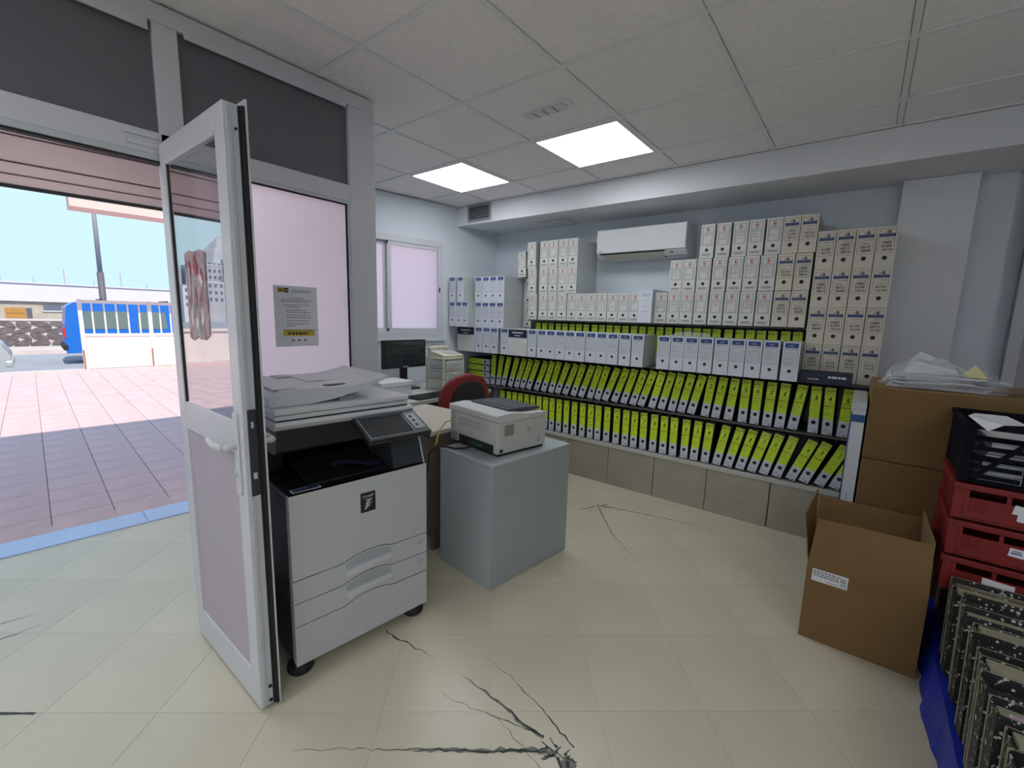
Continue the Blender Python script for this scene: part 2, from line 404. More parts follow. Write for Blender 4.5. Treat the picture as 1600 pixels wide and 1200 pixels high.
crack([(-1.102,1.258),(-.896,1.234),(-.764,1.196),(-.596,1.147)], 0.001, 0.005, 'crack')
crack([(-.869,1.068),(-.734,1.041),(-.6,1.0)], 0.002, 0.002, 'crack')
crack([(-1.53,1.08),(-1.449,1.087),(-1.361,1.097),(-1.234,1.11)], 0.010, 0.001, 'crack')
crack([(-1.441,2.94),(-1.255,3.0),(-1.053,3.049),(-.642,3.123)], 0.012, 0.003, 'crack', jit=0.003)
crack([(-1.441,2.94),(-1.171,2.611),(-.893,2.376)], 0.008, 0.002, 'crack', jit=0.003)
crack([(-1.39,3.0),(-1.441,2.94),(-1.508,2.774)], 0.012, 0.004, 'crack')
crack([(-2.3,-.11),(-2.197,-.023),(-2.106,.053)], 0.010, 0.009, 'crack', jit=0.001)
crack([(-2.9,-.2),(-2.855,.011),(-2.832,.11)], 0.012, 0.002, 'crack_grey'); crack([(-2.72,-.15),(-2.712,.004),(-2.713,.13)], 0.016, 0.002, 'crack_grey')
crack([(-3.645,.32),(-3.599,.413)], .006, .003, 'crack'); crack([(-3.652,.42),(-3.637,.524)], .004, .003, 'crack'); crack([(-3.585,.752),(-3.632,.843)], .012, .004, 'crack')
for k in range(16):   # the broken knot where the cracks meet
    a = rng.uniform(0, 6.28); r0 = rng.uniform(0, .03); r1 = rng.uniform(.03, .075); c0 = (-.63, 1.09)
    crack([(c0[0]+r0*math.cos(a)*1.3, c0[1]+r0*math.sin(a)*.7), (c0[0]+r1*math.cos(a+.5)*1.2, c0[1]+r1*math.sin(a+.5)*.7)], .010, .004, 'crack' if k % 3 else 'crack_grey', 0.0008 + k*0.00004)
crack([(-.6,1.1),(-.53,1.03),(-.50,.93)], .05, .02, 'crack_grey'); crack([(-.6,1.1),(-.545,1.03),(-.52,.93)], .02, .008, 'crack', 0.001)
for k in range(26):
    a = rng.uniform(0, 6.28); r = rng.uniform(.03, .2); x, y = -1.47+r*math.cos(a), 2.93+r*math.sin(a); s = rng.uniform(.002, .006)
    MB().poly([(x+s*math.cos(t)*rng.uniform(.6, 1.2), y+s*math.sin(t), .0007) for t in (0, 1.2, 2.4, 3.6, 4.9)], 'crack').build('crumb', fl)

# ---- walls
wl_ = MB()
T1 = lambda y: XW(y)
def slab(y0, y1, z0, z1, mt, mb): mb.hexa([(XW(y0)-.16, y0, z0), (XW(y0), y0, z0), (XW(y1), y1, z0), (XW(y1)-.16, y1, z0), (XW(y0)-.16, y0, z1), (XW(y0), y0, z1), (XW(y1), y1, z1), (XW(y1)-.16, y1, z1)], mt)
slab(1.44, 2.30, 0, 2.49, 'wall_paint', wl_); slab(3.165, 3.95, 0, 2.49, 'wall_paint', wl_); slab(2.30, 3.165, 0, 1.17, 'wall_paint', wl_); slab(2.30, 3.165, 2.13, 2.49, 'wall_paint', wl_)
struct(wl_.build('wall_left'))
struct(MB().box(-3.62, 0.60, 3.87, 4.02, 0, 2.49, 'wall_paint').build('wall_files'))
struct(MB().box(0.09, 0.43, 3.76, 3.868, 0, 2.303, 'beam_paint').build('wall_pillar', bevel=0.004))
struct(MB().box(0.60, 2.55, 4.30, 4.45, 0, 2.49, 'wall_paint').box(0.60, 0.64, 4.02, 4.30, 0, 2.49, 'wall_paint').build('wall_recess'))
struct(MB().box(2.41, 2.55, -3.05, 4.30, 0, 2.49, 'wall_paint').build('wall_right'))
struct(MB().box(-3.9, 2.41, -3.15, -3.02, 0, 2.49, 'wall_paint').build('wall_back'))
struct(MB().box(-3.63, -2.185, 1.445, 1.492, 0, 2.49, 'wall_paint').build('wall_lobby'))
struct(MB().box(0.74, 0.80, 4.24, 4.298, 0, 2.2, 'alu_white').box(0.80, 1.5, 4.26, 4.298, 2.14, 2.2, 'alu_white').box(0.80, 1.5, 4.275, 4.298, 0, 2.14, 'door_panel').build('door_2'))
# ---- dropped beam along the file wall
struct(MB().box(-3.56, 2.405, 3.335, 3.865, 2.305, 2.488, 'beam_paint').box(0.6, 2.405, 3.865, 4.295, 2.32, 2.488, 'beam_paint').build('trim_beam'))
h = thing('access_panel', 'flat painted access panel in the beam underside left of the air conditioner', 'panel', (-2.40, 3.70, 2.305))
boxpart('hatch', h, -.16, .16, -.11, .11, -.006, -.001, 'beam_paint'); boxpart('hatch_rim', h, -.168, .168, -.118, .118, -.002, -.0005, 'grille')

# ---- suspended ceiling
GX = [-1.775+.6*k for k in range(-3, 7)]; GY = [2.381+.6*k for k in range(-8, 2)]
ce = struct(MB().box(-3.95, 2.5, -3.1, 3.86, 2.515, 2.60, 'dark_gap').build('ceiling'))
bw = 0.012
xs = [-3.80] + GX + [2.41]; ys = [-3.02] + GY + [3.333]
LIGHTS = [(-1.775, 2.381), (-2.975, 2.381), (-1.775, -1.219), (.625, -1.219), (-.575, -2.419), (.625, -2.419), (1.225, -.019), (1.225, -1.819), (-1.775, -2.419), (-2.975, -.019)]  # leading pair are seen; the others are unseen panels added to brighten the room
tile_mesh = {}
for a, b in zip(xs[:-1], xs[1:]):
    for c, d in zip(ys[:-1], ys[1:]):
        if any(abs(a-lx) < .01 and abs(c-ly) < .01 for lx, ly in LIGHTS): continue
        key = (round(b-a, 3), round(d-c, 3))
        if key not in tile_mesh: tile_mesh[key] = MB().box(-key[0]/2+.0142, key[0]/2-.0142, -key[1]/2+.0142, key[1]/2-.0142, 0, .012, 'ceiling_tile').mesh('ceiling_tile')
        place('ceiling_tile', tile_mesh[key], ce, ((a+b)/2, (c+d)/2, 2.4985))
for x in GX: MB().box(-bw, bw, ys[0], ys[-1], 2.492, 2.512, 'grid_white').build('grid_bar', ce, (x, 0, 0))
for y in GY:
    MB().box(xs[0], xs[-1], -bw, bw, 2.4925, 2.5115, 'grid_white').build('grid_bar', ce, (0, y, 0))
MB().box(xs[0], xs[-1], 3.313, 3.333, 2.490, 2.4975, 'grid_white').build('edge_angle', ce)

LN = ['square LED panel lit in the ceiling, nearer the camera above the grey cabinet', 'square LED panel lit in the ceiling, farther, next to the window wall'] + ['square LED panel lit in the ceiling behind the viewer, %s' % q for q in ('nearest the partition', 'right of the first row', 'left of the second row', 'right of the second row', 'beside the right wall', 'farther along the right wall', 'corner of the second row')] + ['square LED panel lit in the lobby ceiling behind the partition']  # the lobby lamp is added to light the frosted pane and shutter
for k, (lx, ly) in enumerate(LIGHTS):
    t = thing('led_panel', LN[k], 'ceiling light', (lx+.3, ly+.3, 2.488), group='ceiling LED panels')
    fr = MB()
    for (a, b, c, d) in ((-.287, .287, -.287, -.272), (-.287, .287, .272, .287), (-.287, -.272, -.272, .272), (.272, .287, -.272, .272)): fr.box(a, b, c, d, .002, .02, 'grid_white')
    fr.build('frame', t); boxpart('diffuser', t, -.272, .272, -.272, .272, .008, .014, 'led_light')
t = thing('emergency_light', 'oblong recessed emergency lamp in ceiling tile beside the nearer LED panel', 'emergency light', (-1.452, 2.077, 2.4985))
def oval(l, w, n=8):
    P = []
    for k in range(n+1): a = -PI/2+PI*k/n; P.append((l+w*math.cos(a)*.6, w*math.sin(a)))
    for k in range(n+1): a = PI/2+PI*k/n; P.append((-l+w*math.cos(a)*.6, w*math.sin(a)))
    return P
MB().prism(oval(.125, .055), 'z', -.010, 0, 'grid_white').build('bezel', t, bevel=.003)
MB().prism(oval(.105, .036), 'z', -.017, -.010, 'plastic_white').build('lens', t, bevel=.003)
for x in (-.06, 0, .06): boxpart('rib', t, x-.004, x+.004, -.030, .030, -.0195, -.017, 'grille')
# vent grille on the beam front
t = thing('vent_grille', 'small grey louvred air vent on the beam face by the left wall', 'vent', (-3.075, 3.335, 2.405))
gf = MB()
for (a, b, c, d) in ((-.15, .15, -.078, -.064), (-.15, .15, .064, .078), (-.15, -.134, -.064, .064), (.134, .15, -.064, .064)): gf.box(a, b, -.012, -.0005, c, d, 'grille')
gf.build('frame', t); boxpart('backing', t, -.134, .134, -.002, -.0005, -.064, .064, 'rubber')
for k in range(7):
    z = -.054+.018*k
    MB().hexa([(-.134, -.013, z-.006), (.134, -.013, z-.006), (.134, -.003, z+.001), (-.134, -.003, z+.001), (-.134, -.013, z-.002), (.134, -.013, z-.002), (.134, -.003, z+.005), (-.134, -.003, z+.005)], 'grille').build('louvre', t)

# ---- small frosted sliding window in the slanted wall
wdir = Vector((0.165, 1, 0)).normalized(); wnor = Vector((wdir.y, -wdir.x, 0))
wo = Vector((XW(2.30), 2.30, 0))
def WT(a, b, z): p = wo + wdir*a + wnor*b; return (p.x, p.y, z)   # a along wall, b into the room
WL = .865/wdir.y
wf = MB()
for (a0, a1, z0, z1) in ((0, WL, 1.17, 1.24), (0, WL, 2.07, 2.13), (0, .06, 1.24, 2.07), (WL-.06, WL, 1.24, 2.07)): wf.box(a0, a1, -.05, .012, z0, z1, 'alu_white', WT)
win = struct(wf.build('window_1', bevel=.003))
def sash(a0, a1, b0, b1):
    mb = MB()
    for (p, q, z0, z1) in ((a0, a1, 1.235, 1.272), (a0, a1, 2.036, 2.075), (a0, a0+.04, 1.272, 2.036), (a1-.04, a1, 1.272, 2.036)): mb.box(p, q, b0, b1, z0, z1, 'alu_white', WT)
    s = mb.build('sash', win, bevel=.002)
    MB().box(a0+.035, a1-.035, (b0+b1)/2-.004, (b0+b1)/2+.002, 1.268, 2.04, 'frosted_glass', WT).build('pane', s)
sash(.03, .285, -.045, -.025); sash(.27, WL-.02, -.02, .004)
MB().box(.262, .278, .002, .010, 1.245, 1.272, 'rubber', WT).box(.262, .278, .002, .010, 2.045, 2.075, 'rubber', WT).build('latch', win)
MB().box(WL-.05, WL-.038, .012, .018, 1.63, 1.68, 'rubber', WT).build('latch', win)
MB().box(-.02, WL+.02, 0.0005, .03, 1.145, 1.17, 'wall_paint', WT).build('window_sill', win, bevel=.004)

# ---- aluminium and glass lobby partition
PX0, PX1 = -2.185, -2.13
pr_ = MB()
def bar(y0, y1, z0, z1, x0=PX0, x1=PX1, mt='alu_white'): pr_.box(x0, x1, y0, y1, z0, z1, mt)
bar(-2.98, 1.49, 2.425, 2.488); bar(-2.98, 1.34, 1.965, 2.045)
for y0, y1 in ((1.34, 1.49), (.562, .640), (-.86, -.78), (-2.98, -2.9)): bar(y0, y1, 0, 2.425)
bar(.64, 1.34, 0, .14); bar(-2.9, -.86, 0, .14)
part = struct(pr_.build('wall_partition', bevel=.003))
MB().box(-2.131, -2.124, .66, 1.325, 2.405, 2.43, 'alu_white').box(-2.131, -2.124, -.76, .55, 2.385, 2.43, 'alu_white').build('glazing_bead', part)
for y0, y1 in ((.64, 1.34), (-.78, .562), (-2.9, -.86)): boxpart('transom_panel', part, -2.165, -2.150, y0-.005, y1+.005, 2.04, 2.43, 'panel_dark')
for y0, y1 in ((.64, 1.34), (-2.9, -.86)):
    boxpart('frosted_pane', part, -2.162, -2.154, y0-.005, y1+.005, .135, 1.97, 'frosted_glass')
    b = MB()
    for (a, c, d, e) in ((y0, y1, .14, .152), (y0, y1, 1.953, 1.965), (y0, y0+.012, .152, 1.953), (y1-.012, y1, .152, 1.953)): b.box(-2.150, -2.134, a, c, d, e, 'alu_white')
    b.build('glazing_bead', part); 
    b = MB()
    for (a, c, d, e) in ((y0+.012, y1-.012, 1.947, 1.953), (y1-.018, y1-.012, .152, 1.953)): b.box(-2.152, -2.142, a, c, d, e, 'rubber')
    b.build('gasket', part)
MB().box(-2.129, -2.123, .46, .555, 1.985, 2.0, 'plastic_white').box(-2.129, -2.123, .45, .555, 2.018, 2.033, 'plastic_white').build('door_stop', part)
boxpart('head_gasket', part, -2.186, -2.13, -.78, .562, 1.945, 1.965, 'alu_shadow'); boxpart('head_gasket', part, -2.176, -2.14, -.78, .562, 1.939, 1.945, 'rubber')

# ---- the open door leaf
dr = thing('glass_door', 'white aluminium door leaf with glass upper half standing open beside the copier', 'door', (-2.12, .575, 0))
DX = .605  # width
def dbox(name, mt, *b, bevel=.003, parent=dr):
    mb = MB()
    for q in b: mb.box(*q, mt)
    return mb.build(name, parent, bevel=bevel)
Y0, Y1 = -.025, .022
dbox('stile', 'alu_white', (0, .055, Y0, Y1, .012, 2.0)); dbox('stile', 'alu_white', (DX-.070, DX, Y0, Y1, .012, 2.0))
dbox('rail', 'alu_white', (.055, DX-.070, Y0, Y1, 1.93, 2.0)); dbox('rail', 'alu_white', (.055, DX-.070, Y0, Y1, .93, 1.045)); dbox('rail', 'alu_white', (.055, DX-.070, Y0, Y1, .012, .14))
boxpart('glass_pane', dr, .052, DX-.066, -.021, -.016, 1.04, 1.935, 'clear_glass'); boxpart('lower_panel', dr, .052, DX-.066, -.020, .012, .135, .935, 'door_panel')
dbox('glazing_bead', 'alu_white', (.055, .067, Y0-.004, -.0215, 1.045, 1.93), (.067, DX-.070, Y0-.004, -.0215, 1.918, 1.93), bevel=.001)
dbox('gasket', 'rubber', (.067, .075, -.0245, -.0212, 1.045, 1.918), (.06, DX-.070, -.0245, -.0205, .930, .934), bevel=0)
dbox('edge_groove', 'alu_shadow', (DX, DX+.004, -.014, -.004, .02, 1.99), bevel=0)
dbox('seal', 'rubber', (DX-.012, DX+.016, Y1, Y1+.009, .014, 1.995), (.0, DX, Y1, Y1+.009, 1.985, 1.995), bevel=0)
dbox('overlap_flange', 'alu_white', (DX-.06, DX+.019, Y1+.009, Y1+.014, .012, 2.015), bevel=0)
dbox('seal', 'rubber', (DX+.0005, DX+.006, Y1-.006, Y1, .014, 1.995), bevel=0)
dbox('lock_plate', 'steel_dark', (DX, DX+.006, -.012, .014, .80, 1.09), bevel=.002)
dbox('latch_bolt', 'alu_shadow', (DX+.006, DX+.012, -.004, .006, .86, .88), (DX+.006, DX+.010, -.003, .004, 1.03, 1.05), bevel=0)
for z in (.03, .085): MB().lathe([(.006, 0), (.006, .005)], (DX+.0, .008, z), 'rubber', 10, 'x').build('screw', dr)
MB().lathe([(.004, 0), (.004, .005)], (DX, .008, 1.93), 'rubber', 10, 'x').build('screw', dr)
for sy in (-1, 1):
    yf = Y0 if sy < 0 else Y1+.014
    pl = dbox('handle_plate', 'plastic_white', (DX-.062, DX-.030, min(yf, yf+sy*.008), max(yf, yf+sy*.008), .80, 1.075), bevel=.003)
    MB().tube([(DX-.046, yf, .965), (DX-.046, yf+sy*.045, .965)], .010, 'plastic_white', 10).tube([(DX-.046, yf+sy*.045, .965), (DX-.10, yf+sy*.052, .966), (DX-.175, yf+sy*.045, .972)], [.012, .011, .009], 'plastic_white', 10).build('lever', pl)
    MB().lathe([(.013, 0), (.013, .012)], (DX-.046, yf if sy > 0 else yf-.012, .875), 'alu_shadow', 14, 'y').build('lock_cylinder', pl)
for z in (.25, 1.0, 1.75): MB().lathe([(.011, -.05), (.011, .05)], (-.010, .030, z), 'alu_white', 10).build('hinge', dr)
# torn poster stuck on the glass
rp = random.Random(8)
pm = MB()
edge = [(.175, 1.30), (.21, 1.29), (.27, 1.307), (.33, 1.297), (.372, 1.315), (.377, 1.42), (.371, 1.50), (.379, 1.59), (.33, 1.603), (.28, 1.598), (.23, 1.606), (.177, 1.598), (.183, 1.50), (.175, 1.40)]
n = len(edge)
pm.add([(x, -.0232, z) for x, z in edge] + [(x, -.0214, z) for x, z in edge], [tuple(range(n)), tuple(range(2*n-1, n-1, -1))] + [(i, n+i, n+(i+1) % n, (i+1) % n) for i in range(n)], 'poster_pink')
for k in range(16):
    x = rp.uniform(.205, .335); z = rp.uniform(1.32, 1.56)
    P = [(x+rp.uniform(.006, .026)*math.cos(a), -.0236-k*.0001, z+rp.uniform(.01, .05)*math.sin(a)) for a in (0, 1.1, 2.2, 3.3, 4.4, 5.4)]
    pm.poly(P, ('poster_red', 'paper', 'house_grey', 'poster_pink')[k % 4])
po = pm.build('torn_poster', loc=(-2.12, .575, 0)); tag(po, 'torn pink and white poster stuck on the door glass', 'poster')

# ---- notice on the frosted pane
nt_ = thing('notice', 'grey printed notice with yellow phone strip taped to the frosted pane', 'notice', (-2.1535, 1.05, 1.38))
MB().box(0, .0012, -.104, .104, -.143, .143, 'paper').build('sheet', nt_)
pr2 = MB(); PQ = lambda x, y, z: (.0016 - y*.3, x, z)
def prect(a, b, c, d, mt, e=.0016): pr2.quad((e, a, c), (e, b, c), (e, b, d), (e, a, d), mt)
prect(-.085, -.035, .112, .132, 'ink'); prect(-.083, -.055, .114, .130, 'poster_yellow', .0018)
bars(pr2, -.08, -.058, .118, .008, 'ink', 2, P=lambda x, y, z: (.002, x, z)); bars(pr2, -.052, -.038, .119, .006, 'poster_yellow', 4, P=lambda x, y, z: (.002, x, z))
rs = random.Random(3)
for z, a, b in ((.122, -.02, .075), (.114, -.015, .072), (.086, -.03, .035), (.076, -.07, .075), (.068, -.07, .06), (.053, -.06, .065), (.043, -.05, .02), (.028, -.05, .05), (.018, -.05, .07), (.004, -.05, .06), (-.006, -.05, .07), (-.022, -.05, .055), (-.036, -.05, .06), (-.046, -.05, -.01)):
    x = a
    while x < b:
        w = rs.uniform(.006, .016); prect(x, min(x+w, b), z, z+.0032, 'ink_grey'); x += w+.003
prect(-.068, .085, -.093, -.062, 'poster_yellow')
bars(pr2, -.028, .048, -.086, .010, 'ink', 7, P=lambda x, y, z: (.002, x, z)); prect(-.045, -.034, -.086, -.076, 'ink', .002); prect(-.05, .075, -.07, -.067, 'ink_grey', .002)
for x in (-.03, 0, .03): prect(x, x+.014, -.118, -.110, 'ink_grey')
pr2.build('print', nt_)

# ================================================================== OUTSIDE
def E3(n, t, z): p = EO + EN*n + ET*t; return (p.x, p.y, z)
EXTROT = EXT_A
def ebox(mb, n0, n1, t0, t1, z0, z1, mt): mb.box(n0, n1, t0, t1, z0, z1, mt, E3); return mb
# outer wall with the roller shutter opening
ow = MB(); ebox(ow, .02, .20, -4.2, -2.9, -.05, 3.0, 'plaster_pink'); ebox(ow, .02, .20, 1.28, 1.46, -.05, 3.0, 'plaster_pink'); ebox(ow, .10, .26, -2.9, 1.28, 2.42, 3.0, 'plaster_pink')
struct(ow.build('wall_outer'))
ow2 = MB()
for (t0, t1, z0, z1) in ((1.46, 5.2, 2.55, 3.0),): ebox(ow2, .02, .2, t0, t1, z0, z1, 'plaster_pink')
struct(ow2.build('wall_outer_top'))
sh = thing('roller_shutter', 'pinkish slatted roller shutter rolled up above the street entrance', 'shutter', E3(0, 0, 0), -EXT_A)
for z0, z1 in ((2.305, 2.44), (2.165, 2.298), (2.10, 2.158)): boxpart('slat', sh, -.035, -.005, -2.9, 1.28, z0, z1, 'shutter_pink', .006)
boxpart('slat', sh, -.045, -.010, -2.9, 1.28, 2.045, 2.095, 'shutter_pink', .006); boxpart('bottom_seal', sh, -.04, -.015, -2.9, 1.28, 2.028, 2.045, 'rubber')
boxpart('slat_backing', sh, -.058, -.047, -2.9, 1.28, 2.05, 2.44, 'rubber'); boxpart('guide_rail', sh, -.05, .02, 1.20, 1.26, 0, 2.44, 'alu_white'); boxpart('guide_rail', sh, -.05, .02, -2.88, -2.82, 0, 2.44, 'alu_white')  # dark sheet added behind the slats to stop light through their gaps
th = struct(MB().box(-.10, .12, -2.9, .70, -.03, .006, 'threshold', E3).build('trim_1')); struct(MB().box(-.10, .12, .706, 1.28, -.03, .006, 'threshold', E3).build('trim_2'))
# roof and balcony slab that shade the terrace
struct(MB().box(-.1, .66, -6, 6, 3.0, 3.2, 'plaster_pink', E3).build('roof_overhang'))
cb_ = struct(MB().box(8.1, 8.7, .98, 9.2, 3.22, 3.8, 'plaster_pink', E3).build('canopy_beam'))
for t_ in (5.6, 9.0): MB().box(8.3, 8.5, t_-.1, t_+.1, 0, 3.22, 'plaster_pink', E3).build('post', cb_)
# terrace
pt = struct(MB().box(.12, 9.55, -7, 9, -.12, -.004, 'patio_joint', E3).build('floor_terrace'))
tile = MB().box(.0025, .3025, -.0, .0, 0, 0, 'patio_tile') ; 
tm = MB().box(-.1505, .1505, -.1505, .1505, -.012, 0.0, 'patio_tile').mesh('paving_tile')
NT = 0
for i in range(15):
    for j in range(-4, 13):
        n = .275+.307*i; t_ = -.02+.307*j+.135
        if t_ < -.6 - .05*i or t_ > 1.2+.30*i*.6+.4: continue
        p = E3(n, t_, 0); place('paving_tile', tm, pt, p, rot=(0, 0, -EXT_A)); NT += 1
far = MB()
for i in range(31):
    for j in range(-16, 26):
        n = .275+.307*i; t_ = -.02+.307*j+.135
        if i < 15 and -4 <= j < 13 and not (t_ < -.6 - .05*i or t_ > 1.2+.30*i*.6+.4): continue
        far.box(n-.1505, n+.1505, t_-.1505, t_+.1505, -.012, 0, 'patio_tile', E3)
o = far.build('far_paving', pt); o['kind'] = 'stuff'
struct(MB().box(9.55, 9.95, -9, 12, -.45, .02, 'kerb', E3).build('trim_kerb'))
rd = struct(MB().box(9.95, 85, -60, 60, -.6, -.42, 'asphalt', E3).build('floor_street'))
MB().box(13.2, 13.6, -6, .95, -.4195, -.4165, 'road_paint', E3).box(13.2, 13.6, 2.0, 6, -.4195, -.4165, 'road_paint', E3).build('road_line', rd)
struct(MB().box(20.2, 22.6, -30, 50, -.42, -.28, 'kerb', E3).build('trim_pavement'))
# gate
gt = thing('terrace_gate', 'white barred metal gate with solid lower panel at the terrace edge', 'gate', E3(9.75, 1.05, 0), -EXT_A)
boxpart('lower_panel', gt, -.008, .008, .04, 6.2, .06, .76, 'gate_white')
for z0, z1 in ((1.46, 1.53), (.74, .80), (.03, .08)): boxpart('rail', gt, -.025, .025, 0, 6.2, z0, z1, 'gate_white')
for y in (0, 1.18, 2.36, 3.54, 4.72, 5.9): boxpart('post', gt, -.035, .035, y-.035, y+.035, -.02, 1.54, 'gate_white'); boxpart('rust_strip', gt, .036, .038, y-.03, y+.0, .0, .45, 'rust')
for k in range(5):
    for q in range(5): boxpart('bar', gt, -.012, .012, 1.18*k+.19+.2*q-.014, 1.18*k+.19+.2*q+.014, .80, 1.46, 'gate_white')
tw = struct(MB().box(9.65, 9.85, -14, -2.6, -.1, .82, 'gate_white', E3).build('wall_terrace')); MB().box(9.6, 9.9, -14, -2.6, .82, .88, 'gate_white', E3).build('coping', tw)
# blue van
vo = E3(15.6, .98, -.42)
van = thing('blue_van', 'blue passenger van parked in the street behind the white gate', 'van', vo, -EXT_A)
prof = [(0, .35), (0, 1.0), (.10, 1.80), (.30, 1.93), (3.05, 1.95), (3.45, 1.80), (4.15, 1.12), (4.75, .98), (4.88, .70), (4.85, .35)]
MB().prism(prof, 'x', -1.75, 0, 'van_blue').build('body', van, bevel=.05)
for (a, b) in ((.45, 1.55), (1.75, 2.55), (2.85, 3.35)):
    w = MB().prism([(a, 1.10), (b, 1.10), (b-.04, 1.66), (a+.04, 1.66)], 'x', -.004, .012, 'van_glass').build('side_window', van)
MB().prism([(3.50, 1.10), (4.0, 1.12), (3.52, 1.60), (3.42, 1.66)], 'x', -.004, .012, 'van_glass').build('side_window', van)
for y in (.75, 3.95):
    w = MB().lathe([(.30, -.20), (.30, .02)], (0, y, .31), 'rubber', 20, 'x').build('wheel', van); MB().lathe([(.17, .02), (.17, .03)], (0, y, .31), 'car_silver', 16, 'x').build('hub', w)
MB().box(-1.7, .02, -.06, .05, .45, .62, 'rubber').build('bumper', van, bevel=.02); MB().box(-.12, .012, -.03, .03, .85, 1.15, 'tail_red').build('tail_light', van)
[MB().box(-1.5, -.2, y, y+.06, 1.95, 2.05, 'black_plastic').build('roof_bar', van) for y in (.9, 2.6)]
# silver car
c0 = E3(12.0, -4.5, -.42)
car = thing('silver_car', 'silver car whose rounded end shows at the left of the street', 'car', c0, -EXT_A)
MB().prism([(.2, .3), (.1, .75), (1.0, .85), (1.7, 1.35), (3.2, 1.38), (4.0, .98), (4.25, .90), (4.42, .60), (4.36, .28)], 'x', -1.6, 0, 'car_silver').build('body', car, bevel=.08, seg=3)
MB().prism([(1.15, .9), (2.4, .9), (2.4, 1.28), (1.75, 1.26)], 'x', -.01, .01, 'van_glass').prism([(2.5, .9), (3.7, .95), (3.15, 1.28), (2.5, 1.28)], 'x', -.01, .01, 'van_glass').build('side_window', car)
for y in (.95, 3.55): MB().lathe([(.29, -.18), (.29, .02)], (0, y, .29), 'rubber', 20, 'x').build('wheel', car)
MB().box(-1.5, .02, 4.30, 4.45, .34, .50, 'car_silver').build('bumper', car, bevel=.04)
# street lamp pole
lp = thing('street_lamp', 'tall grey street lamp pole rising behind the blue van', 'street lamp', E3(18.6, 2.20, -.28))
MB().tube([(0, 0, 0), (0, 0, 2.9)], .10, 'pole_dark', 12).build('sleeve', lp); MB().tube([(0, 0, 2.9), (0, 0, 7.6)], [.075, .05], 'pole_grey', 12).tube([(0, 0, 7.6), (.4, 0, 7.8), (1.2, 0, 7.85)], .04, 'pole_grey', 8).build('pole', lp); MB().box(1.1, 1.6, -.12, .12, 7.8, 7.9, 'pole_grey').build('lamp_head', lp, bevel=.02)
# stone garden wall with lava stones
rw = random.Random(12)
sw = thing('stone_wall', 'low wall of dark lava stones set in pale mortar across the street', 'wall', E3(22.8, -8, -.28), -EXT_A)
boxpart('mortar', sw, -.3, 0, 0, 30, 0, 1.02, 'mortar'); boxpart('coping', sw, -.34, .04, 0, 30, 1.02, 1.10, 'mortar')
NC, NR = 17, 4
J = [[(5.2+.50*i+(.25 if j % 2 else 0)+rw.uniform(-.13, .13), max(.0, min(1.0, .25*j+(rw.uniform(-.07, .07) if 0 < j < NR else 0)))) for i in range(NC+1)] for j in range(NR+1)]
for j in range(NR):
    for i in range(NC):
        q = [J[j][i], J[j][i+1], J[j+1][i+1], J[j+1][i]]; cx = sum(p[0] for p in q)/4; cy = sum(p[1] for p in q)/4; P = []
        for k in range(4):
            a_, b_ = q[k], q[(k+1) % 4]
            for f in (.18, .5, .82):
                e_ = rw.uniform(.80, .93) if f != .5 else rw.uniform(.86, .95)
                P.append((cx+(a_[0]+(b_[0]-a_[0])*f-cx)*e_, cy+(a_[1]+(b_[1]-a_[1])*f-cy)*e_))
        MB().prism(P, 'x', -.01, .04, 'stone_dark').build('stone', sw)
# house behind the stone wall
hs = thing('white_house', 'long flat roofed white house with brown garage door across the street', 'house', E3(31, -16, -.4), -EXT_A)
boxpart('stone_facade', hs, -.3, 0, 10.2, 23.4, 0, 1.95, 'garage_stone'); boxpart('upper_wall', hs, -4, .15, 10.2, 23.4, 1.95, 2.87, 'garage_white'); boxpart('roof_edge', hs, -4, .22, 10.2, 23.4, 2.87, 2.93, 'garage_white')
gd = boxpart('garage_door', hs, 0, .05, 15.47, 16.20, .4, 1.60, 'garage_door')
for k in range(3):
    for q in range(2): boxpart('door_panel', gd, .05, .075, 15.52+.22*k, 15.71+.22*k, 1.06+.27*q, 1.28+.27*q, 'garage_door')
boxpart('doorway', hs, 0, .03, 16.22, 16.42, .4, 1.60, 'pole_dark'); boxpart('window', hs, 0, .04, 16.85, 17.55, 1.50, 1.80, 'house_window'); boxpart('lintel', hs, 0, .06, 16.8, 17.6, 1.43, 1.49, 'garage_white')
fn = thing('roof_fence', 'wire fence on thin posts along the far house roof', 'fence', E3(33.5, -5.6, 2.53), -EXT_A)
for k in range(11): boxpart('post', fn, -.03, .03, k*1.25-.03, k*1.25+.03, 0, .95 if k % 2 == 0 else .38, 'pole_grey')
for z in (.9, .5): boxpart('wire', fn, -.004, .004, 0, 12.5, z, z+.008, 'pole_grey')
# hillside town, seen mirrored in the door glass
rh = random.Random(21)
hl = []
pts = []
N1 = 14
for k in range(N1):
    t_ = 13.5+k*2.6; pts.append((t_, min(13.0, 1.5 + 3.6*k)))
mb = MB(); vsl = [E3(74, -10.5-t_, -1) for t_, z in pts]+[E3(95, -13.8-t_*1.28, z+3.2) for t_, z in pts]
mb.add(vsl, [(k, k+1, N1+k+1, N1+k) for k in range(N1-1)], 'hill_grey'); struct(mb.build('hillside'))
LABH = ['pale', 'grey', 'tall grey', 'low pale', 'broad grey', 'narrow pale', 'square grey', 'stepped pale', 'small grey', 'high pale', 'wide grey', 'slim grey']
PLC = ['at the left foot of the hill', 'left of the poster on the hill', 'at the hill base behind the poster', 'behind the poster halfway up', 'highest behind the poster', 'right of the poster at the base', 'right of the poster halfway up', 'right of the poster near the top', 'at the far right base', 'at the far right halfway up', 'at the far right near the top', 'topmost on the hill']
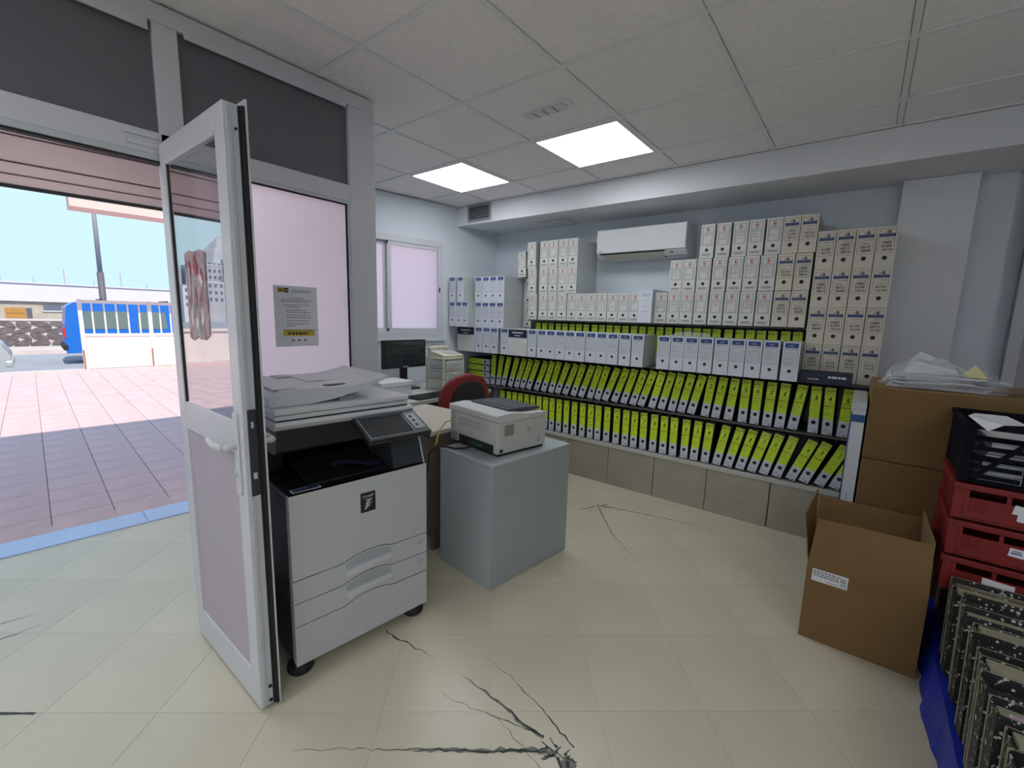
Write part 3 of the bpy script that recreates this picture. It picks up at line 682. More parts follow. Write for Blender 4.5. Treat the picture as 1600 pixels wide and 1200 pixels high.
for k in range(12):
    t_ = -9.6 - (14.4+ (k//2)*2.75 + rh.uniform(-.1, .1)); lev = k % 2
    w_ = rh.uniform(2.0, 2.5); hb = rh.uniform(2.2, 3.4); n_ = 66 - 0 + lev*6; zb = 1.4+lev*2.6 + (k//2)*.8
    bl = thing('hillside_house', f'{LABH[k]} house mirrored in the door glass {PLC[k]}', 'house', E3(n_, t_-w_, -.42), -EXT_A, 'hillside houses'); zb += .42
    mt = 'house_grey' if k % 3 else 'house_white'
    boxpart('walls', bl, -2, 0, 0, w_, 0, hb+zb, mt); boxpart('parapet', bl, -2.05, .05, -.05, w_+.05, hb+zb, hb+zb+.15, 'house_white')
    for r in range(3):
        for q in range(3): boxpart('window', bl, 0, .03, .25+q*w_/3.2, .25+q*w_/3.2+.32, zb+.3+r*.95, zb+.75+r*.95, 'house_window')
# ================================================================== BENCH AND SHELF BOARDS
bn = thing('tiled_bench', 'low masonry bench faced with brown tiles below the rows of files', 'bench', (0, 0, 0))
boxpart('core', bn, -3.292, .085, 3.415, 3.868, 0, .325, 'bench_joint')
for k, (a, b) in enumerate(((-3.292, -3.205), (-3.2, -2.805), (-2.8, -2.405), (-2.4, -2.003), (-1.998, -1.602), (-1.597, -1.203), (-1.197, -.802), (-.797, -.388), (-.380, .015), (.02, .085))):
    boxpart('facing_tile', bn, a, b, 3.404, 3.415, 0, .326, 'bench_tile')
boxpart('top_slab', bn, -3.291, .085, 3.398, 3.868, .326, .359, 'bench_top', .004)
for z, lab in ((.690, 'thin dark board between the two lower rows of yellow files'), (1.032, 'thin dark board under the blue-labelled white boxes')):
    o = MB().box(-3.29, .085, 3.425, 3.866, z, z+.014, 'shelf_board').build('shelf_board'); tag(o, lab, 'shelf')
o = MB().box(-2.60, -.305, 3.55, 3.866, 1.374, 1.388, 'shelf_board').build('shelf_board'); tag(o, 'thin board on the rear yellow files carrying the white boxes', 'shelf')

# ================================================================== COPIER
ca = rad(6.8)
cp = thing('photocopier', 'large white and black floor photocopier next to the open door', 'photocopier', (-1.555, .685, 0), rad(90)-ca)
# local axes: +x = along the front to the right, +y = backwards, z up
cw = .60
mb = MB().box(.012, cw, .02, .555, .055, .735, 'copier_white'); mb.build('body', cp, bevel=.012)
boxpart('side_cover', cp, .009, .012, .03, .545, .07, .73, 'copier_side')
def arcface(u0, u1, z0, z1, name, top_arc, bot_arc, mt='copier_white'):
    # front plate whose top / bottom edges bulge around the handle scoops
    us = [u0, .20, .235, .27, .31, .35, .39, .42, u1]; bl = [0, 0, .010, .018, .022, .022, .016, .004, 0]
    sk = lambda u: -.03*(u-.3)*0
    P = [(u, z0+(bl[i]*bot_arc)) for i, u in enumerate(us)] + [(u, z1+(bl[i]*top_arc)) for i, u in reversed(list(enumerate(us)))]
    return MB().prism(P, 'y', 0.0, .022, mt).build(name, cp, bevel=.003)
fd = arcface(.012, cw, .412, .742, 'front_door', 0, 1)
t1 = arcface(.012, cw, .318, .407, 'paper_tray', 1, 1); t2 = arcface(.012, cw, .224, .313, 'paper_tray', 1, 1); arcface(.012, cw, .058, .219, 'base_panel', 1, 0)
for tz, tr in ((.318, t1), (.224, t2)):
    us = [.215, .245, .28, .32, .36, .395, .415]; bl = [0, .014, .020, .023, .021, .012, 0]
    P = [(u, tz+.062) for u in us] + [(u, tz+.082+b) for u, b in reversed(list(zip(us, bl)))]
    MB().prism(P, 'y', -.0015, .001, 'copier_grey').build('scoop', tr)
    MB().prism([(.213, tz+.036), (.30, tz+.042), (.405, tz+.050), (.415, tz+.066), (.30, tz+.066), (.213, tz+.062)], 'y', -.016, .0, 'copier_lid').build('handle', tr, bevel=.004)
    k = MB(); frame(k, .565, .578, tz+.05, tz+.066, .0015, 'ink_grey', -.001); rect(k, .55, .562, tz+.05, tz+.053, 'ink_grey', -.001); k.build('size_mark', tr)
bd = boxpart('badge', cp, .283, .348, -.003, .001, .598, .682, 'black_plastic', .004)
k = MB(); text(k, 'SHARP', .3155, .661, .048, .010, 'paper', y=-.0036); bars(k, .304, .330, .649, .004, 'paper', 3, y=-.0036)
for i in range(3):
    z = .614+.011*i
    k.add([(.297+.003*i, -.0036, z), (.302+.003*i, -.0036, z-.003), (.320, -.0036, z+.010), (.338-.004*(2-i), -.0036, z+.018), (.318, -.0036, z+.014)], [(0, 1, 2, 3, 4)], 'paper')
k.build('emblem', bd)
st = boxpart('sticker', cp, .035, .14, .025, .06, .742, .7435, 'paper'); k = MB(); k.quad((.04, .029, .7438), (.135, .029, .7438), (.135, .056, .7438), (.04, .056, .7438), 'navy'); k.build('sticker_print', st)
# black output bay
boxpart('bay_floor', cp, .014, cw-.002, .004, .552, .736, .742, 'copier_black')
MB().hexa([(.10, .05, .744), (.44, .05, .744), (.44, .40, .790), (.10, .40, .790), (.10, .05, .752), (.44, .05, .752), (.44, .40, .83), (.10, .40, .83)], 'copier_black').build('output_tray', cp, bevel=.004)
MB().add([(.20+.03*i, .06+.012*math.sin(i*.9), .800-.004*i+.006*math.sin(i*.8)) for i in range(8)] + [(.20+.03*i, .085+.012*math.sin(i*.9), .806-.003*i+.006*math.sin(i*.8)) for i in range(8)], [(i, i+1, i+9, i+8) for i in range(7)], 'navy_dark').build('paper_guide', cp)
boxpart('bay_back', cp, .014, cw-.002, .40, .552, .742, .97, 'copier_black'); boxpart('bay_column', cp, .014, .10, .30, .552, .742, .97, 'copier_black', .01)
MB().prism([(.02, .742), (.20, .742), (.20, .97), (.10, .97)], 'x', .45, cw-.004, 'copier_side').build('bay_column', cp, bevel=.006)
MB().prism([(.014, .742), (.024, .742), (.104, .97), (.094, .97)], 'x', cw-.006, cw, 'copier_white').build('edge_trim', cp)
MB().prism([(.075, .975), (.085, .885), (.12, .872), (.40, .872), (.40, .975)], 'x', .005, .575, 'copier_black').build('scanner_housing', cp, bevel=.008)
# scanner and feeder
MB().prism([(.055, .992), (.075, .972), (.555, .972), (.555, 1.004), (.065, 1.004)], 'x', .0, .57, 'copier_lid').build('scanner_rim', cp, bevel=.004)
boxpart('lid_gap', cp, .006, .55, .075, .552, 1.004, 1.009, 'copier_black'); boxpart('scanner_lid', cp, .002, .553, .072, .555, 1.009, 1.026, 'copier_lid', .004)
boxpart('scanner_lid', cp, .0, .555, .068, .555, 1.028, 1.050, 'copier_lid', .006)
n = 10
prof = [(.0, 1.052), (.0, 1.085)] + [(.012, 1.105), (.05, 1.112), (.20, 1.112), (.30, 1.108), (.40, 1.112), (.50, 1.126), (.575, 1.142), (.575, 1.132), (.48, 1.105), (.38, 1.080), (.28, 1.062), (.18, 1.052)]
MB().prism([(a*.84, b) for a, b in prof], 'y', .11, .552, 'copier_lid', smooth=False).build('document_feeder', cp, bevel=.008)
MB().prism([(.02, 1.113), (.10, 1.113), (.10, 1.119), (.03, 1.119)], 'y', .13, .545, 'copier_lid').build('feeder_cover', cp, bevel=.003)
MB().prism(oval(.035, .018), 'z', 1.106, 1.1115, 'copier_side').build('grip_slot', cp, loc=(.265, .17, 0)); MB().box(.13, .19, .45, .54, 1.112, 1.116, 'copier_grey').build('paper_guide', cp); MB().box(.20, .34, .30, .545, 1.110, 1.114, 'copier_lid').build('paper_guide', cp, bevel=.002)
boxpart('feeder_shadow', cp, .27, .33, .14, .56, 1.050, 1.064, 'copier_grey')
# control panel
def CPT(x, y, z):
    # tilt about x
    a = rad(24); y0, z0 = y, z; return (x, -.075+y0*math.cos(a)-z0*math.sin(a), .895+y0*math.sin(a)+z0*math.cos(a))
pn = MB().box(.285, .575, 0, .165, 0, .022, 'copier_black', CPT).build('control_panel', cp, bevel=.006)
MB().box(.30, .50, .015, .155, .022, .0235, 'screen_frame', CPT).build('display', pn); MB().box(.304, .496, .019, .151, .0235, .0245, 'screen', CPT).build('display', pn); MB().box(.51, .56, .03, .155, .022, .024, 'screen_frame', CPT).build('key_strip', pn)
for y in (.05, .08, .11): MB().box(.525, .535, y, y+.012, .024, .026, 'ink', CPT).build('key', pn)
for x, y in ((.045, .06), (cw-.04, .06), (.045, .50), (cw-.04, .50)): MB().lathe([(.045, 0), (.05, .012), (.048, .03), (.02, .045), (.02, .056)], (x, y, 0), 'rubber', 20).build('foot', cp)

# ================================================================== GREY CABINET AND LASER PRINTER
ang = math.atan2(.073, .629)
cb = thing('grey_cabinet', 'plain grey low cabinet carrying the small laser printer', 'cabinet', (-1.361, 1.596, 0), rad(90)-ang)
boxpart('carcass', cb, .002, .632, .004, .436, 0, .655, 'grey_cabinet', .003); boxpart('top', cb, 0, .634, 0, .438, .655, .673, 'grey_cabinet', .003)
for z in (.28, .44): boxpart('scratch', cb, .001, .003, -.001+.004, .03, z, z+.004, 'paper_grey')
pa = math.atan2(.06, .36)
pp = thing('laser_printer', 'beige laser printer with dark top tray on the grey cabinet', 'printer', (-1.433, 1.717, .673), rad(90)-pa)
W_, D_ = .365, .43
MB().box(0, W_, 0, D_, .012, .185, 'printer_body').build('body', pp, bevel=.008)
MB().box(.01, W_-.01, .01, D_-.01, 0, .012, 'black_plastic').build('base', pp)
MB().prism([(-.004, .185), (W_+.004, .185), (W_+.004, .205), (.22, .212), (.10, .228), (-.004, .222)], 'y', -.004, D_+.004, 'printer_top').build('top_cover', pp, bevel=.008)
MB().prism([(.11, .222), (.24, .214), (.36, .216), (.36, .228), (.20, .236), (.12, .236)], 'y', .05, D_-.05, 'printer_dark').build('output_tray', pp, bevel=.004)
for k in range(4): MB().box(.15+.05*k, .17+.05*k, .07, D_-.07, .226, .238-.003*k, 'printer_dark').build('tray_rib', pp)
# right (front-facing +x) side vents : local y=0 face
for (x0, x1, z0, z1, n_) in ((.05, .115, .105, .165, 9), (.215, .245, .105, .135, 6), (.30, .318, .04, .07, 5)):
    v = boxpart('vent', pp, x0, x1, -.001, .0005, z0, z1, 'printer_dark' if n_ == 9 else 'paper_grey')
    for k in range(n_): z = z0+(z1-z0)*(k+.5)/n_; MB().box(x0, x1, -.003, -.001, z-.0012, z+.0012, 'printer_body').build('vent_slat', v)
boxpart('power_inlet', pp, .018, .038, -.002, .001, .022, .040, 'rubber')
# rear side : local x=0 face
rear = boxpart('rear_door', pp, -.004, .001, .045, .36, .07, .178, 'printer_body', .003)
for r in range(2):
    for k in range(17): boxpart('vent_slot', rear, -.005, -.0038, .07+.016*k, .078+.016*k, .118+.024*r, .136+.024*r, 'paper_grey')
MB().prism([(.20, .178), (.24, .160), (.26, .160), (.30, .178)], 'x', -.006, -.003, 'printer_top').build('door_grip', rear, loc=(0, -.05, 0))
boxpart('port_bay', pp, -.001, .004, .03, .34, .016, .06, 'black_plastic'); boxpart('circuit_board', pp, -.004, -.001, .12, .25, .022, .045, 'pcb_green')
boxpart('port_plate', pp, -.004, .002, .355, .42, .014, .065, 'screen_frame'); boxpart('port_strip', pp, -.003, .002, .385, .42, .07, .18, 'copier_grey')
# cables
def wp(px, *a): return a
tag(MB().tube([(-1.862, 1.80, .79), (-1.868, 1.76, .785), (-1.862, 1.71, .75), (-1.845, 1.675, .71), (-1.83, 1.655, .685), (-1.825, 1.64, .679)], .004, 'cable_yellow', 6).build('network_cable'), 'yellow network cable looping from the printer back', 'cable')
tag(MB().tube([(-1.60, 1.735, .70), (-1.66, 1.70, .682), (-1.70, 1.67, .680), (-1.75, 1.66, .681), (-1.80, 1.628, .679), (-1.825, 1.595, .64), (-1.85, 1.59, .40), (-1.89, 1.58, .2), (-1.92, 1.55, .02)], .005, 'rubber', 6).build('power_cable'), 'black power cable hanging from the printer behind the grey cabinet', 'cable')
tag(MB().tube([(-1.86, 1.60, .36), (-1.90, 1.58, .40), (-1.95, 1.52, .36), (-1.93, 1.5, .28), (-1.88, 1.52, .16), (-1.84, 1.55, .12), (-1.88, 1.50, .06), (-1.98, 1.42, .012)], .004, 'cable_white', 6).build('phone_cable'), 'thin white cable looping between copier and grey cabinet', 'cable')

# ================================================================== DESKS
d = thing('beige_desk', 'beige topped desk with dark brown edge behind the grey cabinet', 'desk', (-2.53, 1.64, 0))
boxpart('top', d, 0, .655, 0, .54, .715, .740, 'desk_beige', .002)
for nm, q in (('edge_band', (-.003, .663, -.004, 0, .712, .741)), ('edge_band', (-.004, 0, 0, .54, .712, .741)), ('edge_band', (0, .66, .54, .544, .712, .741))): boxpart(nm, d, *q, 'desk_edge')
boxpart('modesty_panel', d, .03, .63, .02, .038, .10, .715, 'desk_panel'); boxpart('side_panel', d, .02, .045, .04, .52, 0, .715, 'desk_panel'); boxpart('side_panel', d, .62, .645, .04, .52, 0, .715, 'desk_panel')
d = thing('grey_desk', 'pale grey desk under the window with monitor and drawer tower', 'desk', (-3.36, 1.95, 0))
boxpart('top', d, 0, .72, 0, 1.10, .715, .740, 'desk_grey', .002); boxpart('edge_band', d, .72, .724, 0, 1.10, .712, .741, 'desk_grey')
boxpart('side_panel', d, .03, .69, .03, .055, 0, .715, 'desk_edge'); boxpart('side_panel', d, .03, .69, 1.04, 1.065, 0, .715, 'desk_edge'); boxpart('back_panel', d, .05, .07, .06, 1.04, .2, .715, 'desk_edge')
boxpart('apron', d, .66, .68, .055, 1.04, .60, .715, 'desk_edge')
mo = thing('monitor', 'black flat computer monitor on the grey desk under the window', 'monitor', (-3.19, 2.51, .7405))
MB().box(-.03, .005, -.235, .235, .190, .440, 'black_plastic').build('case', mo, bevel=.006); boxpart('screen', mo, .005, .0065, -.215, .215, .213, .425, 'screen'); boxpart('neck', mo, -.04, -.012, -.035, .035, .01, .26, 'black_plastic', .004)
MB().prism([(-.09, -.11), (.08, -.11), (.09, 0), (.08, .11), (-.09, .11)], 'z', 0, .012, 'black_plastic').build('base', mo, bevel=.003); boxpart('logo_strip', mo, .0065, .0075, -.03, .03, .198, .204, 'paper')
kb = thing('keyboard', 'black keyboard lying on the grey desk before the drawer tower', 'keyboard', (-2.725, 2.42, .7405), rad(0))
MB().hexa([(-.07, -.20, 0), (.07, -.20, 0), (.07, .20, 0), (-.07, .20, 0), (-.07, -.20, .022), (.07, -.20, .012), (.07, .20, .012), (-.07, .20, .022)], 'black_plastic').build('base', kb, bevel=.002)
km = MB().box(-.007, .007, -.008, .008, 0, .004, 'screen').mesh('key')
for i in range(5):
    for j in range(18): place('key', km, kb, (-.05+.024*i, -.18+.0212*j, .0205-.0018*i))
ps = thing('paper_pile', 'flat white pile of paper on the grey desk beside the copier', 'paper pile', (-2.96, 2.16, .7405), rad(-2))
boxpart('ream', ps, -.11, .13, -.16, .14, 0, .05, 'paper', .003); boxpart('ream', ps, -.10, .12, -.155, .135, .0505, .10, 'paper', .003); boxpart('ream', ps, -.10, .135, -.16, .14, .1005, .135, 'paper', .003)
dt = thing('drawer_tower', 'cream plastic tower of three clear drawers on the grey desk', 'drawer unit', (-3.02, 2.60, .7405))
boxpart('top', dt, 0, .23, 0, .25, .285, .30, 'cream_plastic', .006)
for x in (0, .212):
    for y in (0, .232): boxpart('post', dt, x, x+.018, y, y+.018, 0, .285, 'cream_plastic', .003)
for z in (0, .092, .186): boxpart('tray_frame', dt, .001, .229, .001, .249, z, z+.012, 'cream_plastic', .003)
for z in (.014, .106, .200):
    dw = boxpart('drawer', dt, .02, .236, .02, .23, z, z+.072, 'drawer_plastic', .004); boxpart('drawer_lip', dw, .236, .243, .09, .16, z+.045, z+.06, 'cream_plastic', .002)
    boxpart('contents', dw, .03, .21, .04, .20, z+.004, z+.03, 'paper_grey')
tp = thing('desk_telephone', 'cream desk telephone lying on the drawer tower', 'telephone', (-2.905, 2.725, 1.041), rad(0))
MB().prism([(-.10, 0), (.11, 0), (.11, .02), (-.06, .052), (-.10, .048)], 'y', -.115, .12, 'cream_plastic').build('base', tp, bevel=.006)
MB().tube([(-.085, -.105, .064), (-.085, -.06, .078), (-.085, .06, .078), (-.085, .105, .064)], [.022, .014, .014, .022], 'cream_plastic', 10).build('handset', tp)
MB().hexa([(-.03, -.03, .0475), (.08, -.03, .0268), (.08, .09, .0268), (-.03, .09, .0475), (-.03, -.03, .0495), (.08, -.03, .0288), (.08, .09, .0288), (-.03, .09, .0495)], 'paper_grey').build('keypad', tp)
# red office chair, seen from behind
ch = thing('office_chair', 'red office chair with black seat pushed between the desks', 'chair', (-2.47, 2.45, 0), rad(-12))
def shell(r, th, z0, z1, w, mt, name, xoff):
    mb = MB(); NZ, NA = 18, 20; F_, B_ = [], []
    for i in range(NZ+1):
        v = i/NZ; z = z0+(z1-z0)*v
        ww = w*(math.sqrt(max(0, 1-max(0, (v-.45)/.55)**2.4)) if v > .45 else (.86+.14*v/.45))
        for j in range(NA+1):
            u = -1+2*j/NA; y = u*ww; x = xoff - .07*(y/.21)**2 - .03*v
            F_.append((x, y, z)); B_.append((x-th, y*.97, z))
    n1 = NA+1; nv = len(F_)
    fs = []
    for i in range(NZ):
        for j in range(NA):
            a = i*n1+j; fs.append((a, a+1, a+n1+1, a+n1)); fs.append((nv+a, nv+a+n1, nv+a+n1+1, nv+a+1))
    for i in range(NZ):
        a = i*n1; fs.append((a, a+n1, nv+a+n1, nv+a)); b = a+NA; fs.append((b, nv+b, nv+b+n1, b+n1))
    for j in range(NA):
        fs.append((j, nv+j, nv+j+1, j+1)); a = NZ*n1+j; fs.append((a, a+1, nv+a+1, nv+a))
    mb.add(F_+B_, fs, mt, True); return mb.build(name, ch)
shell(0, .045, .52, .975, .225, 'chair_red', 'backrest', .22); shell(0, .02, .54, .925, .165, 'chair_black', 'back_panel', .228)
MB().box(-.22, .20, -.23, .23, .42, .49, 'chair_black').build('seat', ch, bevel=.03, seg=3)
MB().box(.17, .21, -.03, .03, .44, .62, 'black_plastic').build('back_bracket', ch); MB().tube([(0, 0, .07), (0, 0, .42)], .03, 'black_plastic', 12).build('gas_lift', ch)
for k in range(5):
    a = 2*PI*k/5+.3; lg = MB().tube([(0, 0, .09), (.25*math.cos(a), .25*math.sin(a), .065)], [.024, .016], 'black_plastic', 8).build('leg', ch)
    MB().lathe([(.027, -.012), (.027, .012)], (.25*math.cos(a), .25*math.sin(a), .0275), 'rubber', 12, 'x').build('castor', lg)

# ================================================================== AIR CONDITIONER
ac = thing('air_conditioner', 'white split air conditioner mounted high on the file wall', 'air conditioner', (-1.545, 3.868, 0))
MB().prism([(-.002, 1.93), (-.20, 1.935), (-.235, 1.965), (-.24, 2.175), (-.002, 2.19)], 'x', -.385, .385, 'ac_white').build('body', ac, bevel=.010)
MB().box(-.383, .383, -.250, -.241, 1.975, 2.168, 'ac_white').build('front_panel', ac, bevel=.004)
MB().prism([(-.175, 1.929), (-.232, 1.958), (-.236, 1.955), (-.180, 1.923)], 'x', -.33, .20, 'ac_slot').build('louvre', ac)
MB().prism([(-.165, 1.928), (-.170, 1.9325), (-.176, 1.9305), (-.170, 1.9255)], 'x', -.33, .22, 'rubber').build('outlet_gap', ac); MB().prism([(-.236, 1.962), (-.242, 1.966), (-.243, 1.972), (-.238, 1.972)], 'x', -.35, .22, 'rubber').build('outlet_gap', ac)
k = MB(); bars(k, -.365, -.325, 1.986, .006, 'ink_grey', 5, y=-.2506); k.build('brand_mark', ac); boxpart('status_light', ac, .26, .29, -.237, -.232, 1.948, 1.956, 'rubber')

# ================================================================== RIGHT SIDE : BOXES, BOARD, CRATES
bx = thing('open_carton', 'open brown cardboard box with raised flaps standing on the floor', 'cardboard box', (-.08, 2.28, 0))
W_, D_, H_ = .40, .36, .355
boxpart('bottom', bx, .002, W_-.002, .002, D_-.002, .0, .004, 'cardboard_in')
for nm, q in (('front_wall', (0, W_, 0, .004, 0, H_)), ('back_wall', (0, W_, D_-.004, D_, 0, H_)), ('side_wall', (0, .004, .004, D_-.004, 0, H_)), ('side_wall', (W_-.004, W_, .004, D_-.004, 0, H_))): boxpart(nm, bx, *q, 'cardboard')
def flap(P, T, nm='flap', mt='cardboard'): # P quad, T thickness vector
    return MB().hexa([*P, *[tuple(a+b for a, b in zip(p, T)) for p in P]], mt).build(nm, bx)
flap([(.0, 0, H_), (W_, 0, H_), (W_-.012, .012, .57), (.018, .012, .565)], (0, .004, 0)); flap([(0, D_, H_), (W_, D_, H_), (W_, D_+.03, .55), (0, D_+.03, .55)], (0, -.004, 0))
flap([(0, .006, H_), (0, D_-.01, H_), (-.01, D_-.03, .60), (-.035, .03, .565)], (.004, 0, 0)); flap([(W_, .006, H_), (W_, D_-.01, H_), (W_-.015, D_-.02, .60), (W_-.005, .03, .575)], (-.004, 0, 0), mt='cardboard_in')
lb = boxpart('shipping_label', bx, .022, .150, -.0012, -.0002, .282, .338, 'paper')
k = MB(); rr = random.Random(5)
for z in (.326, .316, .306):
    x = .027
    while x < .115: w_ = rr.uniform(.004, .012); rect(k, x, x+w_, z, z+.005, 'ink_grey', -.0016); x += w_+.003
for i in range(9): rect(k, .123, .145, .288+.0045*i, .288+.0045*i+rr.uniform(.001, .003), 'ink_grey', -.0016)
for i in range(4): rect(k, .08+.01*i, .086+.01*i, .288, .292, 'ink_grey', -.0016)
k.build('label_print', lb)
for z0, z1, lab in ((0, .752, 'tall brown cardboard box at the bottom of the stack behind the crates'), (.755, 1.118, 'brown cardboard box on top of the stack, papers lying on it')):
    o = thing('tall_carton', lab, 'cardboard box', (.065, 2.78, z0)); hh = z1-z0
    boxpart('walls', o, 0, .72, 0, .55, 0, hh-.006, 'cardboard', .004)
    boxpart('top_flap', o, .002, .718, .001, .272, hh-.006, hh-.001, 'cardboard_in'); boxpart('top_flap', o, .002, .718, .278, .549, hh-.006, hh-.001, 'cardboard_in'); boxpart('corner_edge', o, -.0015, .003, -.0015, .004, .005, hh-.005, 'cardboard_in')
wb = thing('white_flat_box', 'narrow upright white box with blue edges squeezed beside the cartons', 'flat box', (.002, 2.76, 0))
boxpart('body', wb, .0, .052, 0, .56, 0, .985, 'board_white'); boxpart('blue_edge', wb, -.006, 0, -.002, .56, 0, .985, 'board_blue'); boxpart('blue_band', wb, -.006, .053, -.003, 0, .935, .972, 'board_blue'); boxpart('top_cap', wb, -.006, .053, -.003, .56, .985, 1.03, 'box_side')
k = MB(); scribble(k, .02, .03, .30, .015, 'ink_grey', rr, y=-.0008); 
for i in range(12): rect(k, .022, .025, .35+.018*i, .362+.018*i, 'ink_grey', -.0006)
k.build('print', wb)
# papers in plastic
rp = random.Random(77)
def crumple(cx, cy, z, w, d, h, mt, name, n=9, rz=0):
    mb = MB(); vs = []
    for i in range(n+1):
        for j in range(n+1):
            u = i/n*2-1; v = j/n*2-1; e = max(0, 1-max(abs(u), abs(v))**3)
            x, y = u*w*rp.uniform(.93, 1.0), v*d*rp.uniform(.93, 1.0)
            vs.append((cx+x*math.cos(rz)-y*math.sin(rz), cy+x*math.sin(rz)+y*math.cos(rz), z+h*e*rp.uniform(.55, 1.05)))
    fs = [(i*(n+1)+j, (i+1)*(n+1)+j, (i+1)*(n+1)+j+1, i*(n+1)+j+1) for i in range(n) for j in range(n)]
    mb.add(vs, fs, mt); return mb
pg = thing('plastic_bag_of_papers', 'clear plastic bags stuffed with loose papers on the top carton', 'bag', (.32, 2.95, 1.118))
for i in range(11):
    z = .002+.0058*i; w = .165*rp.uniform(.85, 1.1); d_ = .11; a = rp.uniform(-.3, .3); c_ = (rp.uniform(-.04, .05), rp.uniform(-.02, .02)); rr_ = []
    for (x, y) in ((-w, -d_), (w, -d_), (w, d_), (-w, d_)): rr_.append((c_[0]+x*math.cos(a)-y*math.sin(a), c_[1]+x*math.sin(a)+y*math.cos(a)))
    MB().prism(rr_, 'z', z, z+.003, 'paper').build('paper_sheet', pg)
for (x0, y0, x1, y1, z1, tw) in ((-.14, .02, .09, .10, .17, .05), (-.10, .0, .13, .07, .13, .02)):
    MB().hexa([(x0, y0, .066), (x1, y0-.02, .066), (x1+tw, y1-.02, .068), (x0+.03, y1, .068), (x0+.02, y0+.02, z1*.75), (x1-.05, y0, z1*.55), (x1-.03, y1, z1*.62), (x0+.06, y1+.01, z1)], 'paper').build('paper_sheet', pg)
crumple(-.06, .0, .004, .16, .13, .15, 'plastic_bag', '', rz=.2).build('plastic_bag', pg); crumple(.10, .0, .003, .14, .12, .10, 'plastic_bag', '', rz=-.3).build('plastic_bag', pg)
MB().add([(.05, -.06, .07), (.15, -.06, .065), (.14, .0, .07), (.10, -.05, .125)], [(0, 1, 3), (1, 2, 3), (2, 0, 3), (0, 2, 1)], 'note_yellow').build('yellow_note', pg)

# crates
def crate(name, mt, lab, z, h, dy=0):
    o = thing(name, lab, 'crate', (.345, 2.345+dy, z), rad(-1.5), 'stacked plastic crates')
    W, D, t = .60, .40, .012
    boxpart('floor', o, .012, W-.012, .012, D-.012, 0, .008, mt)
    boxpart('rim', o, -.006, W+.006, -.006, t, h-.028, h-.006, mt, .003); boxpart('rim', o, -.006, W+.006, D-t, D+.006, h-.028, h-.006, mt, .003); boxpart('rim', o, -.006, t, t, D-t, h-.028, h-.006, mt, .003); boxpart('rim', o, W-t, W+.006, t, D-t, h-.028, h-.006, mt, .003)
    for x in (0, W-.03):
        for y in (0, D-.03): boxpart('corner_post', o, x, x+.03, y, y+.03, 0, h-.028, mt, .004)
    return o, W, D
zc = .385
CL = ['red plastic crate at the bottom of the stack, long torn label', 'red plastic crate in the middle of the stack, small white label', 'red plastic crate directly under the black one, torn white label']
for k in range(3):
    o, W, D = crate('red_crate', 'crate_red', CL[k], zc, .148)
    boxpart('front_wall', o, .03, W-.03, .003, .010, .012, .090, 'crate_red'); boxpart('back_wall', o, .03, W-.03, D-.010, D-.003, .012, .118, 'crate_red'); boxpart('side_wall', o, .003, .010, .03, D-.03, .012, .118, 'crate_red'); boxpart('side_wall', o, W-.010, W-.003, .03, D-.03, .012, .118, 'crate_red')
    for i in range(6): boxpart('slot_bar', o, .03+.108*i, .042+.108*i, .003, .010, .090, .120, 'crate_red')
    for i in range(6): boxpart('rib', o, .045+.009*i, .049+.009*i, -.0005, .003, .040, .085, 'crate_red')
    for i in range(4): boxpart('side_rib', o, -.001, .003, .06+.08*i, .075+.08*i, .012, .12, 'crate_red')
    if k == 0: MB().poly([(.115, -.0008, .065), (.20, -.0008, .06), (.20, -.0008, .085), (.115, -.0008, .09)], 'paper').poly([(.135, -.001, .045), (.165, -.001, .043), (.165, -.001, .066), (.135, -.001, .066)], 'paper').build('torn_label', o)
    if k == 1: lbl = MB().poly([(.165, -.0008, .05), (.205, -.0008, .048), (.212, -.0008, .08), (.168, -.0008, .082)], 'paper').build('label_sticker', o); q = MB(); rect(q, .172, .20, .060, .066, 'ink_blue', -.0012); rect(q, .175, .198, .070, .073, 'ink', -.0012); q.build('label_print', lbl)
    if k == 2: MB().poly([(.155, -.0008, .06), (.255, -.0008, .055), (.258, -.0008, .075), (.23, -.0008, .085), (.16, -.0008, .095)], 'paper').poly([(.17, -.001, .035), (.205, -.001, .033), (.205, -.001, .062), (.17, -.001, .062)], 'paper').build('torn_label', o)
    zc += .149
o, W, D = crate('black_crate', 'crate_black', 'black plastic crate with slatted sides on top of the red crates', zc, .235)
for i in range(5):
    boxpart('front_slat', o, .03, .16, .002, .010, .02+.036*i, .036+.036*i, 'crate_black')
for i in range(20): boxpart('front_bar', o, .165+.02*i, .176+.02*i, .002, .010, .012, .165, 'crate_black')
boxpart('front_rail', o, .03, W-.03, .002, .011, .088, .098, 'crate_black'); boxpart('front_rail', o, .03, W-.03, .002, .011, .165, .182, 'crate_black')
MB().prism([(.03, .02), (.05, .02), (.165, .165), (.145, .165)], 'y', .0, .006, 'crate_black').build('front_brace', o)
boxpart('side_wall', o, .002, .010, .03, D-.03, .012, .207, 'crate_black'); boxpart('side_wall', o, W-.010, W-.002, .03, D-.03, .012, .207, 'crate_black'); boxpart('back_wall', o, .03, W-.03, D-.010, D-.002, .012, .207, 'crate_black')
tz = zc
cpap = thing('crate_papers', 'white papers filling the black crate', 'paper pile', (.36, 2.36, zc+.009))
for i in range(6): boxpart('sheet_bundle', cpap, .04+.005*i, .50-.01*i, .02, .33, .026*i, .026*i+.022, 'paper' if i % 2 else 'box_bluewhite')
